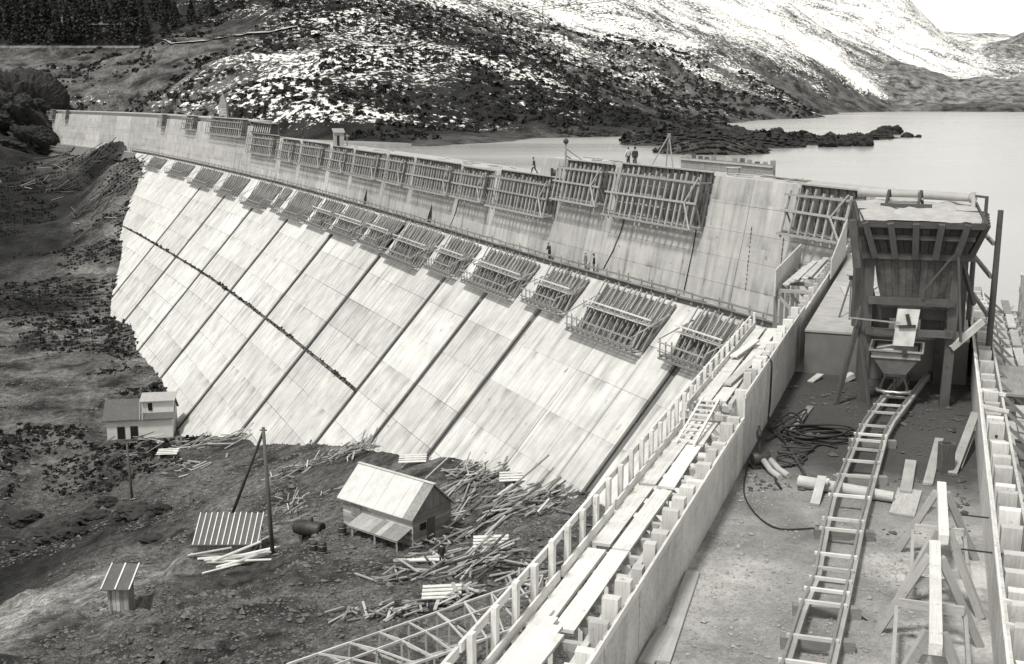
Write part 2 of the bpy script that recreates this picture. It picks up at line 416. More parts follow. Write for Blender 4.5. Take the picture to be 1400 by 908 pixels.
# far behind the ridges
for x, y, z in [(-500, 900, 150), (-200, 1000, 150), (100, 1500, 170), (400, 2100, 150), (800, 2300, 130), (1100, 1800, 80), (-420, 600, 80), (-330, 420, 10), (-260, 300, -10), (-200, 180, -24), (-140, 90, -24), (-90, 40, -20)]: cw(x, y, z, .4, .08)
# the near bank under the camera and under the wing
for x, y, z in [(-30, 30, -15), (-10, 30, -13), (-8, 45, -18), (2, 48, -18), (8, 60, -19), (-25, 55, -21), (0, 10, -2), (10, 20, -6), (14, 40, -9), (20, 60, -12), (-20, 8, -5), (12, 5, -4), (40, 5, -8)]: cw(x, y, z, .02, .14)
# lake bed
for x, y in [(30, 40), (45, 70), (40, 110), (40, 160), (30, 220), (5, 260), (80, 100), (120, 200), (160, 300), (200, 420), (170, 520), (240, 600), (300, 760), (380, 850), (200, 700), (330, 600), (500, 700), (600, 800), (400, 300), (-12, 250), (-45, 285), (90, 460), (150, 560), (300, 860), (420, 880)]: cw(x, y, -9, 0, .05)
for px, py in [(1140, 154), (1060, 163), (1185, 151), (1300, 152.5), (1400, 153), (850, 188), (760, 189), (690, 194), (620, 198), (560, 200)]:
    p = W(px, py, 0); cw(p[0], p[1], .0, .05, .05)
# rocky spit running into the lake
for px, py, z in [(870, 189, 1.6), (930, 190, 2.6), (1000, 190, 2.6), (1060, 190, 2.0), (1110, 190, 1.3), (1160, 188, .6), (1200, 186, 1.0), (1230, 186.5, .5), (900, 196, .6), (980, 197, .6), (1080, 197, .3), (960, 178, 3.0), (1000, 174, 1.5)]:
    p = W(px, py, z); cw(p[0], p[1], z, .02, .03)
for x, y in [(112, 400), (132, 352), (108, 322), (86, 276), (60, 264), (36, 262), (18, 300), (116, 480), (95, 365), (80, 350), (110, 440), (95, 420), (122, 372)]: cw(x, y, -3.5, 0, .03)
CP = np.array(CP); CC = 9.0
def kern(A, B): return np.sqrt(((A[:, None, :] - B[None, :, :]) ** 2).sum(-1) + CC * CC)
XY = CP[:, :2]; nC = len(CP)
PM = np.column_stack([np.ones(nC), XY / 500])
A_ = np.block([[kern(XY, XY) - .0 + np.eye(nC) * -.4, PM], [PM.T, np.zeros((3, 3))]])
RB = np.linalg.solve(A_, np.vstack([CP[:, 2:5], np.zeros((3, 3))]))
PADS = []                                   # (x, y, radius, z) levelled ground under buildings
def terrain(x, y, full=True):
    x = np.atleast_1d(np.asarray(x, float)); y = np.atleast_1d(np.asarray(y, float)); out = np.empty((len(x), 3))
    for i in range(0, len(x), 60000):
        q = np.column_stack([x[i:i + 60000], y[i:i + 60000]])
        out[i:i + 60000] = kern(q, XY) @ RB[:nC] + np.column_stack([np.ones(len(q)), q / 500]) @ RB[nC:]
    z = out[:, 0]
    side = x - np.interp(y, BL[:, 1], BL[:, 0])                       # > 0 upstream
    dam = sstep(-34, -30, side) * (y < 470) * (side < 8)
    r = np.hypot(x, y); far = sstep(230, 420, r)
    amp = (1 - far) * 1.0 + far * 5.5
    big = fbm(x, y, 1, 1, 3) * 0
    nz = (1 - far) * (2.4 * fbm(x, y, 17, 6, 1, .58) + .9 * np.abs(fbm(x, y, 5.5, 4, 9))) + far * (10 * fbm(x, y, 75, 6, 2, .52) * sstep(300, 700, r) + 4.2 * fbm(x, y, 26, 5, 4, .58))
    toe = 1 - .6 * sstep(-40, -31, side) * (side < 3) * (y < 300)
    up = sstep(-1.5, 5, z) ; up = np.where((side > 0) & (y < 1300), .12 + .88 * up, 1)
    nz = nz * toe * up
    for (a, b, rad, zz) in PADS:
        w = 1 - sstep(rad * .75, rad * 1.35, np.hypot(x - a, y - b)); z = z * (1 - w) + zz * w; nz = nz * (1 - w)
    return z + nz, np.clip(out[:, 1], 0, 1.1), np.clip(out[:, 2], .011, .2)
def H(x, y): return float(terrain(x, y)[0][0])
def hit(px, py, d0=40., d1=1500.):
    d = ray(px, py); D = np.geomspace(d0, d1, 900); P = np.array([0, 0, CZ])[None] + d[None] * (D / d[1])[:, None]
    z = terrain(P[:, 0], P[:, 1])[0]; b = np.where(P[:, 2] <= z)[0]
    i = b[0] if len(b) else len(D) - 1
    return Vector((P[i, 0], P[i, 1], z[i]))
# pads under buildings (position, radius, height)
for px, py, z, r in [(545, 728, -24.6, 6.5), (190, 600, -39, 7), (310, 752, -27.5, 4.5), (160, 850, -26.3, 2.2), (90, 58, None, 34)]:
    p = W(px, py, z) if z is not None else hit(px, py)
    PADS.append((p[0], p[1], r, p[2] if z is None else z))
nA, nR = 640, 800
an = np.radians(np.linspace(-43, 43, nA)); rr = np.geomspace(14, 2300, nR)
AA, RR = np.meshgrid(an, rr); tx, ty = (np.sin(AA) * RR).ravel(), (np.cos(AA) * RR).ravel()
tz, tsnow, ttone = terrain(tx, ty)
ix = np.arange(nA * nR).reshape(nR, nA)
fq = np.stack([ix[:-1, :-1], ix[:-1, 1:], ix[1:, 1:], ix[1:, :-1]], -1).reshape(-1, 4)
me = mesh_np('terrain', np.column_stack([tx, ty, tz]), fq, 'terrain', True)
for nm, val in (('snow', tsnow), ('tone', ttone)):
    a = me.attributes.new(nm, 'FLOAT', 'POINT'); a.data.foreach_set('value', val.astype(np.float32))
tag(mobj('terrain', me), None, kind='structure')

_tz = tz.reshape(nR, nA); _lr0, _lr1 = math.log(14), math.log(2300)
def Hg(x, y):                               # height of the built ground mesh
    x = np.asarray(x, float); y = np.asarray(y, float)
    a = np.clip((np.arctan2(x, y) - an[0]) / (an[-1] - an[0]) * (nA - 1), 0, nA - 1.001); r = np.clip((np.log(np.hypot(x, y)) - _lr0) / (_lr1 - _lr0) * (nR - 1), 0, nR - 1.001)
    i, j = r.astype(int), a.astype(int); u, v = r - i, a - j
    return (_tz[i, j] * (1 - v) + _tz[i, j + 1] * v) * (1 - u) + (_tz[i + 1, j] * (1 - v) + _tz[i + 1, j + 1] * v) * u
def H(x, y): return float(Hg(x, y))
def hit(px, py, d0=40., d1=1500.):
    d = ray(px, py); D = np.geomspace(d0, d1, 4000); P = np.array([0, 0, CZ])[None] + d[None] * (D / d[1])[:, None]
    z = Hg(P[:, 0], P[:, 1]); b = np.where(P[:, 2] <= z)[0]
    i = b[0] if len(b) else len(D) - 1
    return Vector((P[i, 0], P[i, 1], z[i]))

# lake: a sheet bounded by the dam and the wing on this side
lp = [WG(-14, 6.9, 0), WG(30, 6.9, 0), WG(60, 6.2, 0)] + [S3(s, -6.2, 0) for s in range(32, 440, 8)] + [Vector(v) for v in ((-150, 700, 0), (0, 1300, 0), (700, 1500, 0), (1300, 1100, 0), (900, 100, 0), (200, -20, 0))]
me = bpy.data.meshes.new('lake'); me.from_pydata([tuple(v) for v in lp], [], [tuple(range(len(lp)))]); me.update(); me.materials.append(MATS['water'])
tag(mobj('lake', me), None, kind='structure')

# ---------------------------------------------------------------- the dam
dam = thing('concrete_dam', 'long curved concrete dam with a bright sloping lower face and grey upper face', 'dam', S3(180, 0, -39))
def slab(name, s0, s1, fn, a0, a1, depth, mat, parent, na=1, sub=3.5, uvt=None):
    ns = max(1, int(math.ceil((s1 - s0) / sub))); V, U, Fs = [], [], []
    for d in (0., -depth):
        for j in range(na + 1):
            a = a0 + (a1 - a0) * j / na
            for i in range(ns + 1):
                s = s0 + (s1 - s0) * i / ns; V.append(tuple(fn(s, a, d))); U.append((s, a * 1.33))
    n1 = ns + 1; B = n1 * (na + 1)
    for j in range(na):
        for i in range(ns):
            q = j * n1 + i; Fs.append((q, q + 1, q + n1 + 1, q + n1)); Fs.append((B + q, B + q + n1, B + q + n1 + 1, B + q + 1))
    for i in range(ns):
        Fs.append((i, B + i, B + i + 1, i + 1)); q = na * n1 + i; Fs.append((q, q + 1, B + q + 1, B + q))
    for j in range(na):
        q = j * n1; Fs.append((q, q + n1, B + q + n1, B + q)); q += ns; Fs.append((q, B + q, B + q + n1, q + n1))
    me = mesh_np(name, V, Fs, mat, False, U)
    bm = bmesh.new(); bm.from_mesh(me); bmesh.ops.recalc_face_normals(bm, faces=bm.faces); bm.to_mesh(me); bm.free()
    return mobj(name, me, parent, V[0])
# core body, a little behind the lifts
core_v, core_f = [], []
cs = np.arange(24, 470, 6.)
def crest_z(s):
    return 5.3 if s < 77.5 else 3.2 if s < 228 else 6.5
for s in cs:
    zt = min(crest_z(s - 3), crest_z(s + 3)) - .3
    if s < 31: zt = -5.5
    core_v += [tuple(LO(s, 46, -.30)), tuple(LO(s, 0, -.30)), tuple(S3(s, -.55, ZB - .15)), tuple(UP(s, zt, -.6)), tuple(S3(s, -6.0, zt)), tuple(S3(s, -9, -40))]
for i in range(len(cs) - 1):
    for k in range(6):
        a, b = i * 6 + k, i * 6 + (k + 1) % 6; core_f.append((a, b, b + 6, a + 6))
core_f.append(tuple(range(6))); core_f.append(tuple(range((len(cs) - 1) * 6, len(cs) * 6)))
poly('core', core_v, core_f, 'damp_shade_concrete', dam, tuple(S3(180, 0, -39)))
WIDE = [44.0, 69.7, 83.0, 96.0, 121.2, 147.0, 175.0, 201.5, 227.0, 251.7]
JO = [24., 44.0, 56.5, 69.7, 83.0, 96.0, 108.5, 121.2, 134., 147.0, 161., 175.0, 188., 201.5, 214., 227.0, 239.5, 251.7, 264., 277., 290., 303., 316., 330., 345., 360., 375., 390., 405., 420., 436., 452.]
def toe_v(s): return np.interp(s, [a for a, b in TOE], [b for a, b in TOE])
LW = lambda s, a, d: LO(s, a, d)
for k in range(len(JO) - 1):
    s0, s1 = JO[k], JO[k + 1]; bay = random.uniform(.80, 1.0)
    wj = .60 if s0 < 118 else .85; g0 = wj if s0 in WIDE else .06; g1 = (.60 if s1 < 118 else .85) if s1 in WIDE else .06
    if s0 < 344:
        vmax = max(toe_v(s0), toe_v(s1)) + 4; st = [0.0]
        while st[-1] < vmax: st.append(st[-1] + 3.38)
        for a, b in zip(st[:-1], st[1:]):
            e = random.choice([.004, .006, .012, .02]); e0 = .34 if abs(a - 16.9) < .1 and 94 < s0 < 300 else e
            pr = random.uniform(-.012, .016)
            tone_ = bay * random.uniform(.95, 1.03)
            sl_ = slab('concrete_lift', s0 + g0, s1 - g1, lambda s, v, d: LO(s, v, d + pr), a + e0, b - e, .27, 'lower_concrete', dam); sl_.color = (tone_, tone_, tone_, 1)
    # upper face
    zt = crest_z((s0 + s1) / 2)
    if s1 < 31: continue
    u0 = max(s0, 30.5); z = ZB; zs = [ZB]
    while zs[-1] < zt - 1.2: zs.append(zs[-1] + 2.14 if zt - zs[-1] > 3.0 else zt)
    for a, b in zip(zs[:-1], zs[1:]):
        pr = random.uniform(-.025, .035)
        tone_ = bay * random.uniform(.94, 1.04)
        sl_ = slab('face_lift', u0 + .03, s1 - .03, lambda s, q, d: UP(s, q, d + pr), a + .008, b - .012, .55, 'upper_concrete', dam); sl_.color = (tone_, tone_, tone_, 1)
    # crest slab
    V = []
    n = max(1, int((s1 - u0) / 4))
    for i in range(n + 1):
        s = u0 + .03 + (s1 - u0 - .06) * i / n
        V += [tuple(UP(s, zt - .28, -.58)), tuple(UP(s, zt - .03, -.58)), tuple(S3(s, -6.2, zt - .03)), tuple(S3(s, -6.2, zt - .28))]
    Fs = [(0, 1, 2, 3), tuple(range(4 * n, 4 * n + 4))]
    for i in range(n):
        for q in range(4): Fs.append((i * 4 + q, i * 4 + (q + 1) % 4, i * 4 + 4 + (q + 1) % 4, i * 4 + 4 + q))
    poly('crest_slab', V, Fs, 'raw_concrete', dam)
for q in WIDE:                              # timber strips left along one side of every open slot
    for off, w in (((-.48, .18), (.42, .10)) if q < 118 else ((-.62, .34), (.5, .22))):
        vm = float(toe_v(q)) + 1; v = random.uniform(3.6, 5)
        while v < vm: L = random.uniform(3.5, 6); beam('joint_strip', dam, LO(q + off, v, -.16), LO(q + off + random.uniform(-.03, .03), v + L - .05, -.16), w, .12, 'dark_timber', LO(q, 1, 1) - LO(q, 1, 0)); v += L
# ledge at the berm
for k in range(len(JO) - 1):
    s0, s1 = JO[k], JO[k + 1]
    if s0 > 452: break
    V = []; n = max(1, int((s1 - s0) / 4))
    for i in range(n + 1):
        s = s0 + .02 + (s1 - s0 - .04) * i / n
        V += [tuple(S3(s, -.54, ZB - .3)), tuple(S3(s, -.54, ZB + .0)), tuple(S3(s, 1.15, ZB + .0)), tuple(S3(s, 1.15, ZB - .3))]
    Fs = [(0, 1, 2, 3), tuple(range(4 * n, 4 * n + 4))]
    for i in range(n):
        for q in range(4): Fs.append((i * 4 + q, i * 4 + (q + 1) % 4, i * 4 + 4 + (q + 1) % 4, i * 4 + 4 + q))
    poly('ledge', V, Fs, 'raw_concrete', dam)
# pointed gallery openings at the foot of the upper face
for px in (115.5, 100.5 + 45.):
    s = px; w = .75; V = []
    pts = [(-w, 0), (w, 0), (w, 1.1), (.35, 2.0), (0, 2.7), (-.35, 2.0), (-w, 1.1)]
    for d in (.05, -.3):
        for a, b in pts: V.append(tuple(UP(s + a, ZB + .05 + b, d)))
    n = len(pts); Fs = [tuple(range(n)), tuple(range(2 * n - 1, n - 1, -1))] + [(i, (i + 1) % n, n + (i + 1) % n, n + i) for i in range(n)]
    poly('gallery_opening', V, Fs, 'window_dark', dam)
# wing body under the near working floor and the stepped bench towards the finished crest
def prism(name, prof, t0, t1, mat, parent):
    V = [tuple(WG(t, o, z)) for t in (t0, t1) for o, z in prof]; n = len(prof)
    return poly(name, V, [tuple(range(n)), tuple(range(2 * n - 1, n - 1, -1))] + [(i, (i + 1) % n, n + (i + 1) % n, n + i) for i in range(n)], mat, parent)
prism('wing_block', [(-.1, 1.46), (6.75, 1.46), (7.9, -14), (-4.5, -22)], -14, 60, 'raw_concrete', dam)
prism('bench_block', [(.35, 1.47), (.35, 3.12), (6.2, 3.12), (6.2, 1.47)], 25.2, 61, 'bench_shade_concrete', dam)
prism('added_bench_slab', [(.33, 3.12), (.33, 3.2), (6.22, 3.2), (6.22, 3.12)], 25.16, 61, 'raw_concrete', dam)  # thin slab added so the lit top stays paler than the block
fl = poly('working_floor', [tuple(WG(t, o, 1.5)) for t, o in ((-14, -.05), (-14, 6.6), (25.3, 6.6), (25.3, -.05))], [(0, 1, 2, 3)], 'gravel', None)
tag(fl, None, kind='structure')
# ---------------------------------------------------------------- timber forms hanging on the upper face
def upper_form(s0, s1, z0, z1, label, step=1.0, tone='old_timber'):
    n = max(3, int(round((s1 - s0) / step)) + 1); hh = z1 - z0
    t = thing('formwork_panel', label, 'formwork', UP((s0 + s1) / 2, z0, .8), 'timber forms along the crest')
    for k in range(5):                                              # sheathing boards
        a = z0 + .35 + (hh - .45) * k / 5; zc = a + (hh - .45) / 10
        beam('sheathing_board', t, UP(s0 + .1, zc, .10), UP(s1 - .1, zc, .10), .05, (hh - .45) / 5 - .03, 'shade_panel')
    out = 1.45
    for i in range(n):
        s = s0 + .1 + (s1 - s0 - .2) * i / (n - 1) + random.uniform(-.14, .14); j = random.uniform(-.25, .25)
        beam('stud', t, UP(s, z0 + .1, .24), UP(s, z1 - .05, .24), .16, .18, 'dark_timber')  # inner studs coloured darker than the outer posts for the cage shade
        beam('outer_post', t, UP(s, z0 - .2 + j, out), UP(s + random.uniform(-.1, .1), z1 - .45 + j, out - .1), .15, .13, 'grey_timber')
        beam('bearer', t, UP(s, z0 + .12, .18), UP(s, z0 + .12, out + .18), .12, .14, 'grey_timber')
        if random.random() < .75: beam('strut', t, UP(s + .12, z0 + .3, .3), UP(s + .12, z0 + hh * .52, out - .05), .10, .10, tone)
        if i % 2 == 0: beam('tie', t, UP(s - .1, z0 + hh * .8, .2), UP(s - .1, z0 + hh * .8, out), .10, .10, tone)
    for f in (.02, .46, .80):
        beam('rail', t, UP(s0 - .15, z0 + hh * f, out + .12), UP(s1 + .15, z0 + hh * f + random.uniform(-.08, .08), out + .12), .10, .17, 'grey_timber')
    beam('platform_plank', t, UP(s0, z0 + .22, .55), UP(s1, z0 + .22, .55), .32, .06, 'grey_timber')
    beam('platform_plank', t, UP(s0, z0 + .22, 1.0), UP(s1, z0 + .22, 1.0), .32, .06, 'old_timber')
    beam('brace', t, UP(s0 + .05, z0 + .1, out + .2), UP(s0 + 1.5, z0 + hh * .45, out + .2), .12, .12, 'grey_timber')
    beam('brace', t, UP(s0 + .05, z0 + hh * .9, out + .2), UP(s0 + 1.5, z0 + hh * .45, out + .2), .12, .12, 'grey_timber')
    beam('top_plate', t, UP(s0 - .05, z1 - .1, .3), UP(s1 + .05, z1 - .1, .3), .28, .12, 'grey_timber')
UF = [(30.8, 37.8, 1.7, 5.5), (49.4, 64.6, .7, 5.7), (66.2, 76.2, 1.3, 5.5), (77.4, 93.4, -.8, 3.5), (95.2, 105.6, -.7, 3.2), (107.2, 124., -.8, 3.4), (126, 136.6, -.8, 3.4), (138.8, 154., -.8, 3.3),
      (156, 167.4, -.8, 3.4), (170, 187.4, -.7, 3.6), (190, 201.6, -.7, 3.6), (205, 225.6, -.3, 4.0), (232, 266.6, 2.6, 6.7), (282, 293.6, 3.0, 6.7), (319, 324.6, 2.9, 6.6), (425, 428.4, 3., 6.7), (440, 446.2, 3., 6.8)]
UL = ['tall timber form cage on the crest just behind the hopper', 'widest timber form cage on the crest, below the two standing men', 'narrow timber form cage raised high beside the post with a ball top',
      'broad timber form cage on the crest below the walking man'] + ['timber form cage on the crest, %s counting away from the hopper' % ORD[i] for i in range(4, 12)] + \
     ['long dark form row on the raised far crest', 'dark form panel alone left of the long far row', 'small dark form panel midway along the far crest', 'tiny dark form panel, second from the far end of the crest', 'tiny dark form panel at the far end of the crest']
for (a, b, z0, z1), l in zip(UF, UL): upper_form(a, b, z0, z1, l, 1.0 if a < 110 else 1.25 if a < 225 else 1.9, 'old_timber' if a < 228 else 'dark_timber')

# ---------------------------------------------------------------- forms lying on the lower face under the berm
def lower_form(s0, s1, v1, label, step=.95, far=False):
    n = max(3, int(round((s1 - s0) / step)) + 1)
    t = thing('slope_formwork', label, 'formwork', LO((s0 + s1) / 2, v1, .2), 'timber forms lying on the slope under the berm')
    for k in range(4):
        v = .35 + (v1 - .5) * (k + .5) / 4
        beam('sheathing_board', t, LO(s0 + .2, v, .10), LO(s1 - .2, v, .10), (v1 - .5) / 4 * 1.3, .05, 'shade_panel', LO(s0, v, 1) - LO(s0, v, 0))
    for i in range(n):
        s = s0 + .15 + (s1 - s0 - .3) * i / (n - 1); j = random.uniform(-.1, .1); k = random.uniform(-.35, .35)
        nn = LO(s, 1, 1) - LO(s, 1, 0)
        beam('stud', t, LO(s, .25, .26), LO(s + j, v1 - .05, .26), .17, .2, 'old_timber', nn)
        beam('strut', t, LO(s + .2 + j, .1, .75 + j), LO(s + .3 + k, v1 * .62, .32), .13, .13, 'grey_timber', nn)
        if not far: beam('strut', t, LO(s - .25, v1 * .42, 1.0), LO(s - .25 + k, v1 * .97, .32), .11, .11, random.choice(['old_timber', 'grey_timber']), nn)
        b = LO(s, v1, 0); o = S3(s, 1.2 + SLO * v1 + 1.15, ZB - v1 + .25)
        beam('bearer', t, b + Vector((0, 0, .25)), o, .11, .13, 'old_timber')
        beam('rail_post', t, o - Vector((0, 0, .25)), o + Vector((0, 0, 1.45 + j)), .10, .09, 'old_timber')
        if not far and i % 2 == 0:
            m = S3(s, 1.2 + SLO * v1 * .5 + 1.2, ZB - v1 * .5 + .2)
            beam('bearer', t, LO(s, v1 * .5, 0) + Vector((0, 0, .2)), m, .1, .12, 'old_timber')
            beam('rail_post', t, m - Vector((0, 0, .2)), m + Vector((0, 0, .85)), .09, .08, 'grey_timber')
    def R(f, dn, dz): return S3(s0 - .1, 1.2 + SLO * v1 * f + dn, ZB - v1 * f + dz), S3(s1 + .1, 1.2 + SLO * v1 * f + dn, ZB - v1 * f + dz)
    beam('rail', t, *R(1, 1.2, 1.45), .09, .11, 'grey_timber'); beam('rail', t, *R(1, 1.22, .72), .07, .10, 'old_timber')
    beam('edge_beam', t, *R(1, 1.15, .12), .14, .16, 'old_timber')
    beam('platform_plank', t, *R(1, .62, .34), .3, .06, 'grey_timber'); beam('platform_plank', t, *R(1, .98, .34), .26, .06, 'old_timber')
    if not far:
        beam('rail', t, *R(.5, 1.22, .85), .10, .11, 'new_timber')
        beam('platform_plank', t, *R(.5, .8, .28), .34, .06, 'grey_timber'); beam('platform_plank', t, *R(.5, 1.1, .28), .24, .06, 'pale_timber')
    for se in (s0 - .1, s1 + .1):
        b = LO(se, v1 - .1, .1); o = S3(se, 1.2 + SLO * v1 + 1.15, ZB - v1 + .25); top = o + Vector((0, 0, 1.4))
        beam('end_rail', t, top, LO(se, v1 * .25, .3), .08, .09, 'grey_timber')
LF = [(38.4, 46.2, 3.6), (48.4, 61.6, 4.0), (63.7, 73., 3.5), (74.8, 89.4, 3.8), (91.4, 102.2, 3.6), (104, 118.6, 4.1), (120.2, 131.6, 3.7), (133, 148.4, 4.1), (149.8, 162., 3.8), (163.8, 180.8, 4.1), (184, 190, 3.6), (191.6, 209., 4.2), (216.6, 234.4, 3.8), (241.6, 262.4, 3.6), (271.4, 292, 3.1), (303.8, 321.6, 2.9), (410, 432, 2.0)]
LL = ['slope form with light rail beside the near timber handrail', 'largest slope form under the berm, right of the two men on the walkway', 'small slope form right below the two men on the walkway'] + \
     ['slope form of weathered timber under the berm, %s counting from the near handrail' % ORD[i] for i in range(3, 16)] + ['lone slope form at the far end under the berm']
for (a, b, v), l in zip(LF, LL): lower_form(a + (.7 if a < 240 else 0), b - (.7 if a < 240 else 0), v * random.uniform(.94, 1.1), l, .95 if a < 135 else 1.3 if a < 215 else 2.0, a > 150)

# ---------------------------------------------------------------- walkway along the berm
wk = thing('berm_walkway', 'narrow plank walkway with railing along the foot of the upper face', 'walkway', S3(40, .6, ZB))
s = 33.5
while s < 350:
    L = 4.0 if s < 170 else 6.5; e = min(s + L, 351)
    for n0 in (.22, .62):
        beam('plank', wk, S3(s, n0, ZB + .36 + random.uniform(-.01, .02)), S3(e - .05, n0, ZB + .36 + random.uniform(-.01, .02)), .36, .06, random.choice(['old_timber', 'grey_timber', 'pale_timber']))
    beam('bearer', wk, S3(s + .3, -.05, ZB + .24), S3(s + .3, 1.3, ZB + .24), .14, .16, 'old_timber')
    beam('bearer', wk, S3(s + L / 2, -.05, ZB + .24), S3(s + L / 2, 1.3, ZB + .24), .14, .16, 'old_timber')
    for d in ((.3, L / 2) if s < 170 else (.3, L / 2)):
        beam('railing_post', wk, S3(s + d, 1.18, ZB - .3), S3(s + d + random.uniform(-.08, .08), 1.2, ZB + 1.15 + random.uniform(-.1, .35)), .10, .10, 'old_timber')
    zj = random.uniform(-.06, .06)
    beam('railing', wk, S3(s - .1, 1.26, ZB + 1.1 + zj), S3(e + .1, 1.26, ZB + 1.1 - zj), .08, .16, 'old_timber')
    beam('railing', wk, S3(s - .1, 1.26, ZB + .62), S3(e + .1, 1.26, ZB + .62 + zj), .05, .12, 'old_timber')
    beam('toe_board', wk, S3(s, 1.1, ZB + .45), S3(e, 1.1, ZB + .35), .05, .5, 'dark_timber')
    s += L
# loose timber lying on the crest and on the berm
def scatter_planks(name, label, pts, cat='timber', mats=('grey_timber', 'pale_timber', 'old_timber')):
    c = pts[0][0]; t = thing(name, label, cat, c)
    for a, b, w, h in pts: beam('plank', t, a, b, w, h, random.choice(mats))
    return t
for s0, s1, zt, lab in [(38.5, 48.5, 5.3, 'loose boards lying on the bare crest block by the upstream form'), (95, 123, 3.2, 'boards strewn over the low crest left of the walking man'), (140, 200, 3.2, 'boards strewn over the far low crest before the scrub hill'), (66, 76, 5.3, 'boards heaped on the crest behind the post with ball top')]:
    pts = []
    for k in range(14):
        s = random.uniform(s0, s1); n = random.uniform(-5.4, -2.6); a = random.uniform(1, 3.2); q = random.uniform(-.6, .6)
        zz = zt + .03 + .06 * (k % 4)
        pts.append((S3(s, n, zz), S3(s + a, n + q, zz + random.uniform(0, .04)), random.uniform(.15, .3), .06))
    scatter_planks('loose_boards', lab, pts)

# ---------------------------------------------------------------- left form wall, its scaffold walkway
ZT = 3.0
lw = thing('formwork_wall', 'pale timber form wall with stud tops along the left edge of the gravel floor', 'formwork', WG(10, 0, 1.5))
t = -13.5; i = 0
while t < 27:
    L = random.choice([.95, 1.2, 1.45]); hi = ZT if t < 12.5 else ZT + .65
    if t < 12.5 < t + L: L = 12.5 - t
    lean = random.uniform(-.03, .03)
    hexa('panel', [WG(t + .012, -.03, 1.3), WG(t + L - .012, -.03, 1.3), WG(t + L - .012, .03, 1.3), WG(t + .012, .03, 1.3),
                   WG(t + .012, -.03 + lean, hi + lean), WG(t + L - .012, -.03 + lean, hi + lean), WG(t + L - .012, .03 + lean, hi + lean), WG(t + .012, .03 + lean, hi + lean)], 'form_panel', lw)
    t += L
t = -13.2
while t < 27:
    hi = ZT if t < 12.3 else ZT + .65
    beam('stud', lw, WG(t, -.19, .6), WG(t + random.uniform(-.04, .04), -.19, hi + random.uniform(-.05, .24)), random.uniform(.18, .28), random.uniform(.22, .36), random.choice(['pale_timber', 'new_timber']), WRV.tolist() + [0])
    t += random.choice([.8, .86, .95, 1.15])
for a, b, hi in ((-13.5, -6.6, ZT), (-6.5, .4, ZT), (.5, 6.4, ZT), (6.5, 12.4, ZT), (12.5, 19.5, ZT + .65), (19.6, 27, ZT + .65)):
    beam('waler', lw, WG(a, -.38, hi - .35), WG(b, -.38, hi - .35), .12, .2, 'pale_timber')
    beam('waler', lw, WG(a, -.38, 1.9), WG(b, -.38, 1.9), .12, .2, 'pale_timber')
    beam('cap_board', lw, WG(a, .045, hi - .02), WG(b, .045, hi - .02), .03, .14, 'new_timber')
sc = thing('scaffold_walkway', 'bright new timber scaffold walkway with handrail left of the form wall', 'scaffold', WG(8, -1.2, 1.5))
t = -13; i = 0
while t < 27:
    zb = 2.5 if t < 12.5 else 2.85
    beam('bearer', sc, WG(t, -.5, zb - .12), WG(t, -1.95, zb - .12), .14, .18, 'pale_timber')
    beam('standard', sc, WG(t, -.62, -1.6), WG(t, -.62, zb - .05), .15, .15, 'grey_timber')
    beam('handrail_post', sc, WG(t, -1.85, zb - 1.4 - (1.5 if i % 2 else 0)), WG(t + random.uniform(-.03, .03), -1.85, 3.30 + random.uniform(.02, .2)), .10, .17, 'new_timber', WDV.tolist() + [0])
    beam('strut', sc, WG(t + .1, -1.8, zb - .25), WG(t + .1, -.5, zb - 1.5), .1, .12, 'pale_timber')
    t += 1.05; i += 1
for a, b in ((-13, -8.3), (-8.2, -3.9), (-3.8, .9), (1.0, 5.0), (5.1, 9.4), (9.5, 12.6), (13.0, 17.0), (17.2, 21.6), (21.8, 26.6)):
    zj = random.uniform(-.03, .03)
    beam('handrail', sc, WG(a, -1.96, 3.24 + zj), WG(b, -1.96, 3.24 - zj), .06, .17, 'new_timber')
    zb = 2.5 if a < 12.5 else 2.85
    beam('toe_board', sc, WG(a + .05, -1.76, zb + .16), WG(b - .05, -1.76, zb + .16), .05, .22, 'new_timber')
pl = [(-13, -9.5), (-9.4, -5.6), (-1.3, 2.7), (2.9, 6.9), (7.2, 10.8), (10.9, 13.6), (14.4, 18.3), (18.4, 22.3), (22.4, 26.4)]
for a, b in pl:
    zb = 2.53 if a < 12.5 else 2.88
    for o in (-1.50, -1.02):
        da = random.uniform(-.12, .12)
        beam('plank', sc, WG(a + da, o, zb), WG(b + da * .5, o + random.uniform(-.03, .03), zb + random.uniform(0, .025)), .40, .07, 'new_timber')
for k, o in enumerate((-1.62, -1.42, -1.2, -1.05)):                   # long loose planks laid lengthwise near the camera
    beam('loose_plank', sc, WG(-6.6 + .3 * k, o, 2.58 + .045 * k), WG(-.6 - .4 * k, o + .12, 2.60 + .045 * k), .22, .06, 'new_timber')
beam('loose_plank', sc, WG(16.2, -1.1, 3.02), WG(20.4, -.75, 3.05), .26, .07, 'pale_timber')
beam('loose_plank', sc, WG(20.2, -1.55, 3.05), WG(23.0, -1.2, 3.1), .26, .07, 'new_timber')
ld = thing('ladder', 'short timber ladder lying across the step of the scaffold walkway', 'ladder', WG(12, -1.2, 2.6))
A0, A1 = (10.6, 2.63), (14.2, 3.02)
for o in (-1.52, -1.02): beam('stile', ld, WG(A0[0], o, A0[1]), WG(A1[0], o + .03, A1[1]), .06, .09, 'new_timber')
for k in range(9):
    f = (k + .6) / 9.2; tt = A0[0] + (A1[0] - A0[0]) * f; zz = A0[1] + (A1[1] - A0[1]) * f + .02
    beam('rung', ld, WG(tt, -1.54, zz), WG(tt, -.98, zz), .05, .05, 'new_timber')
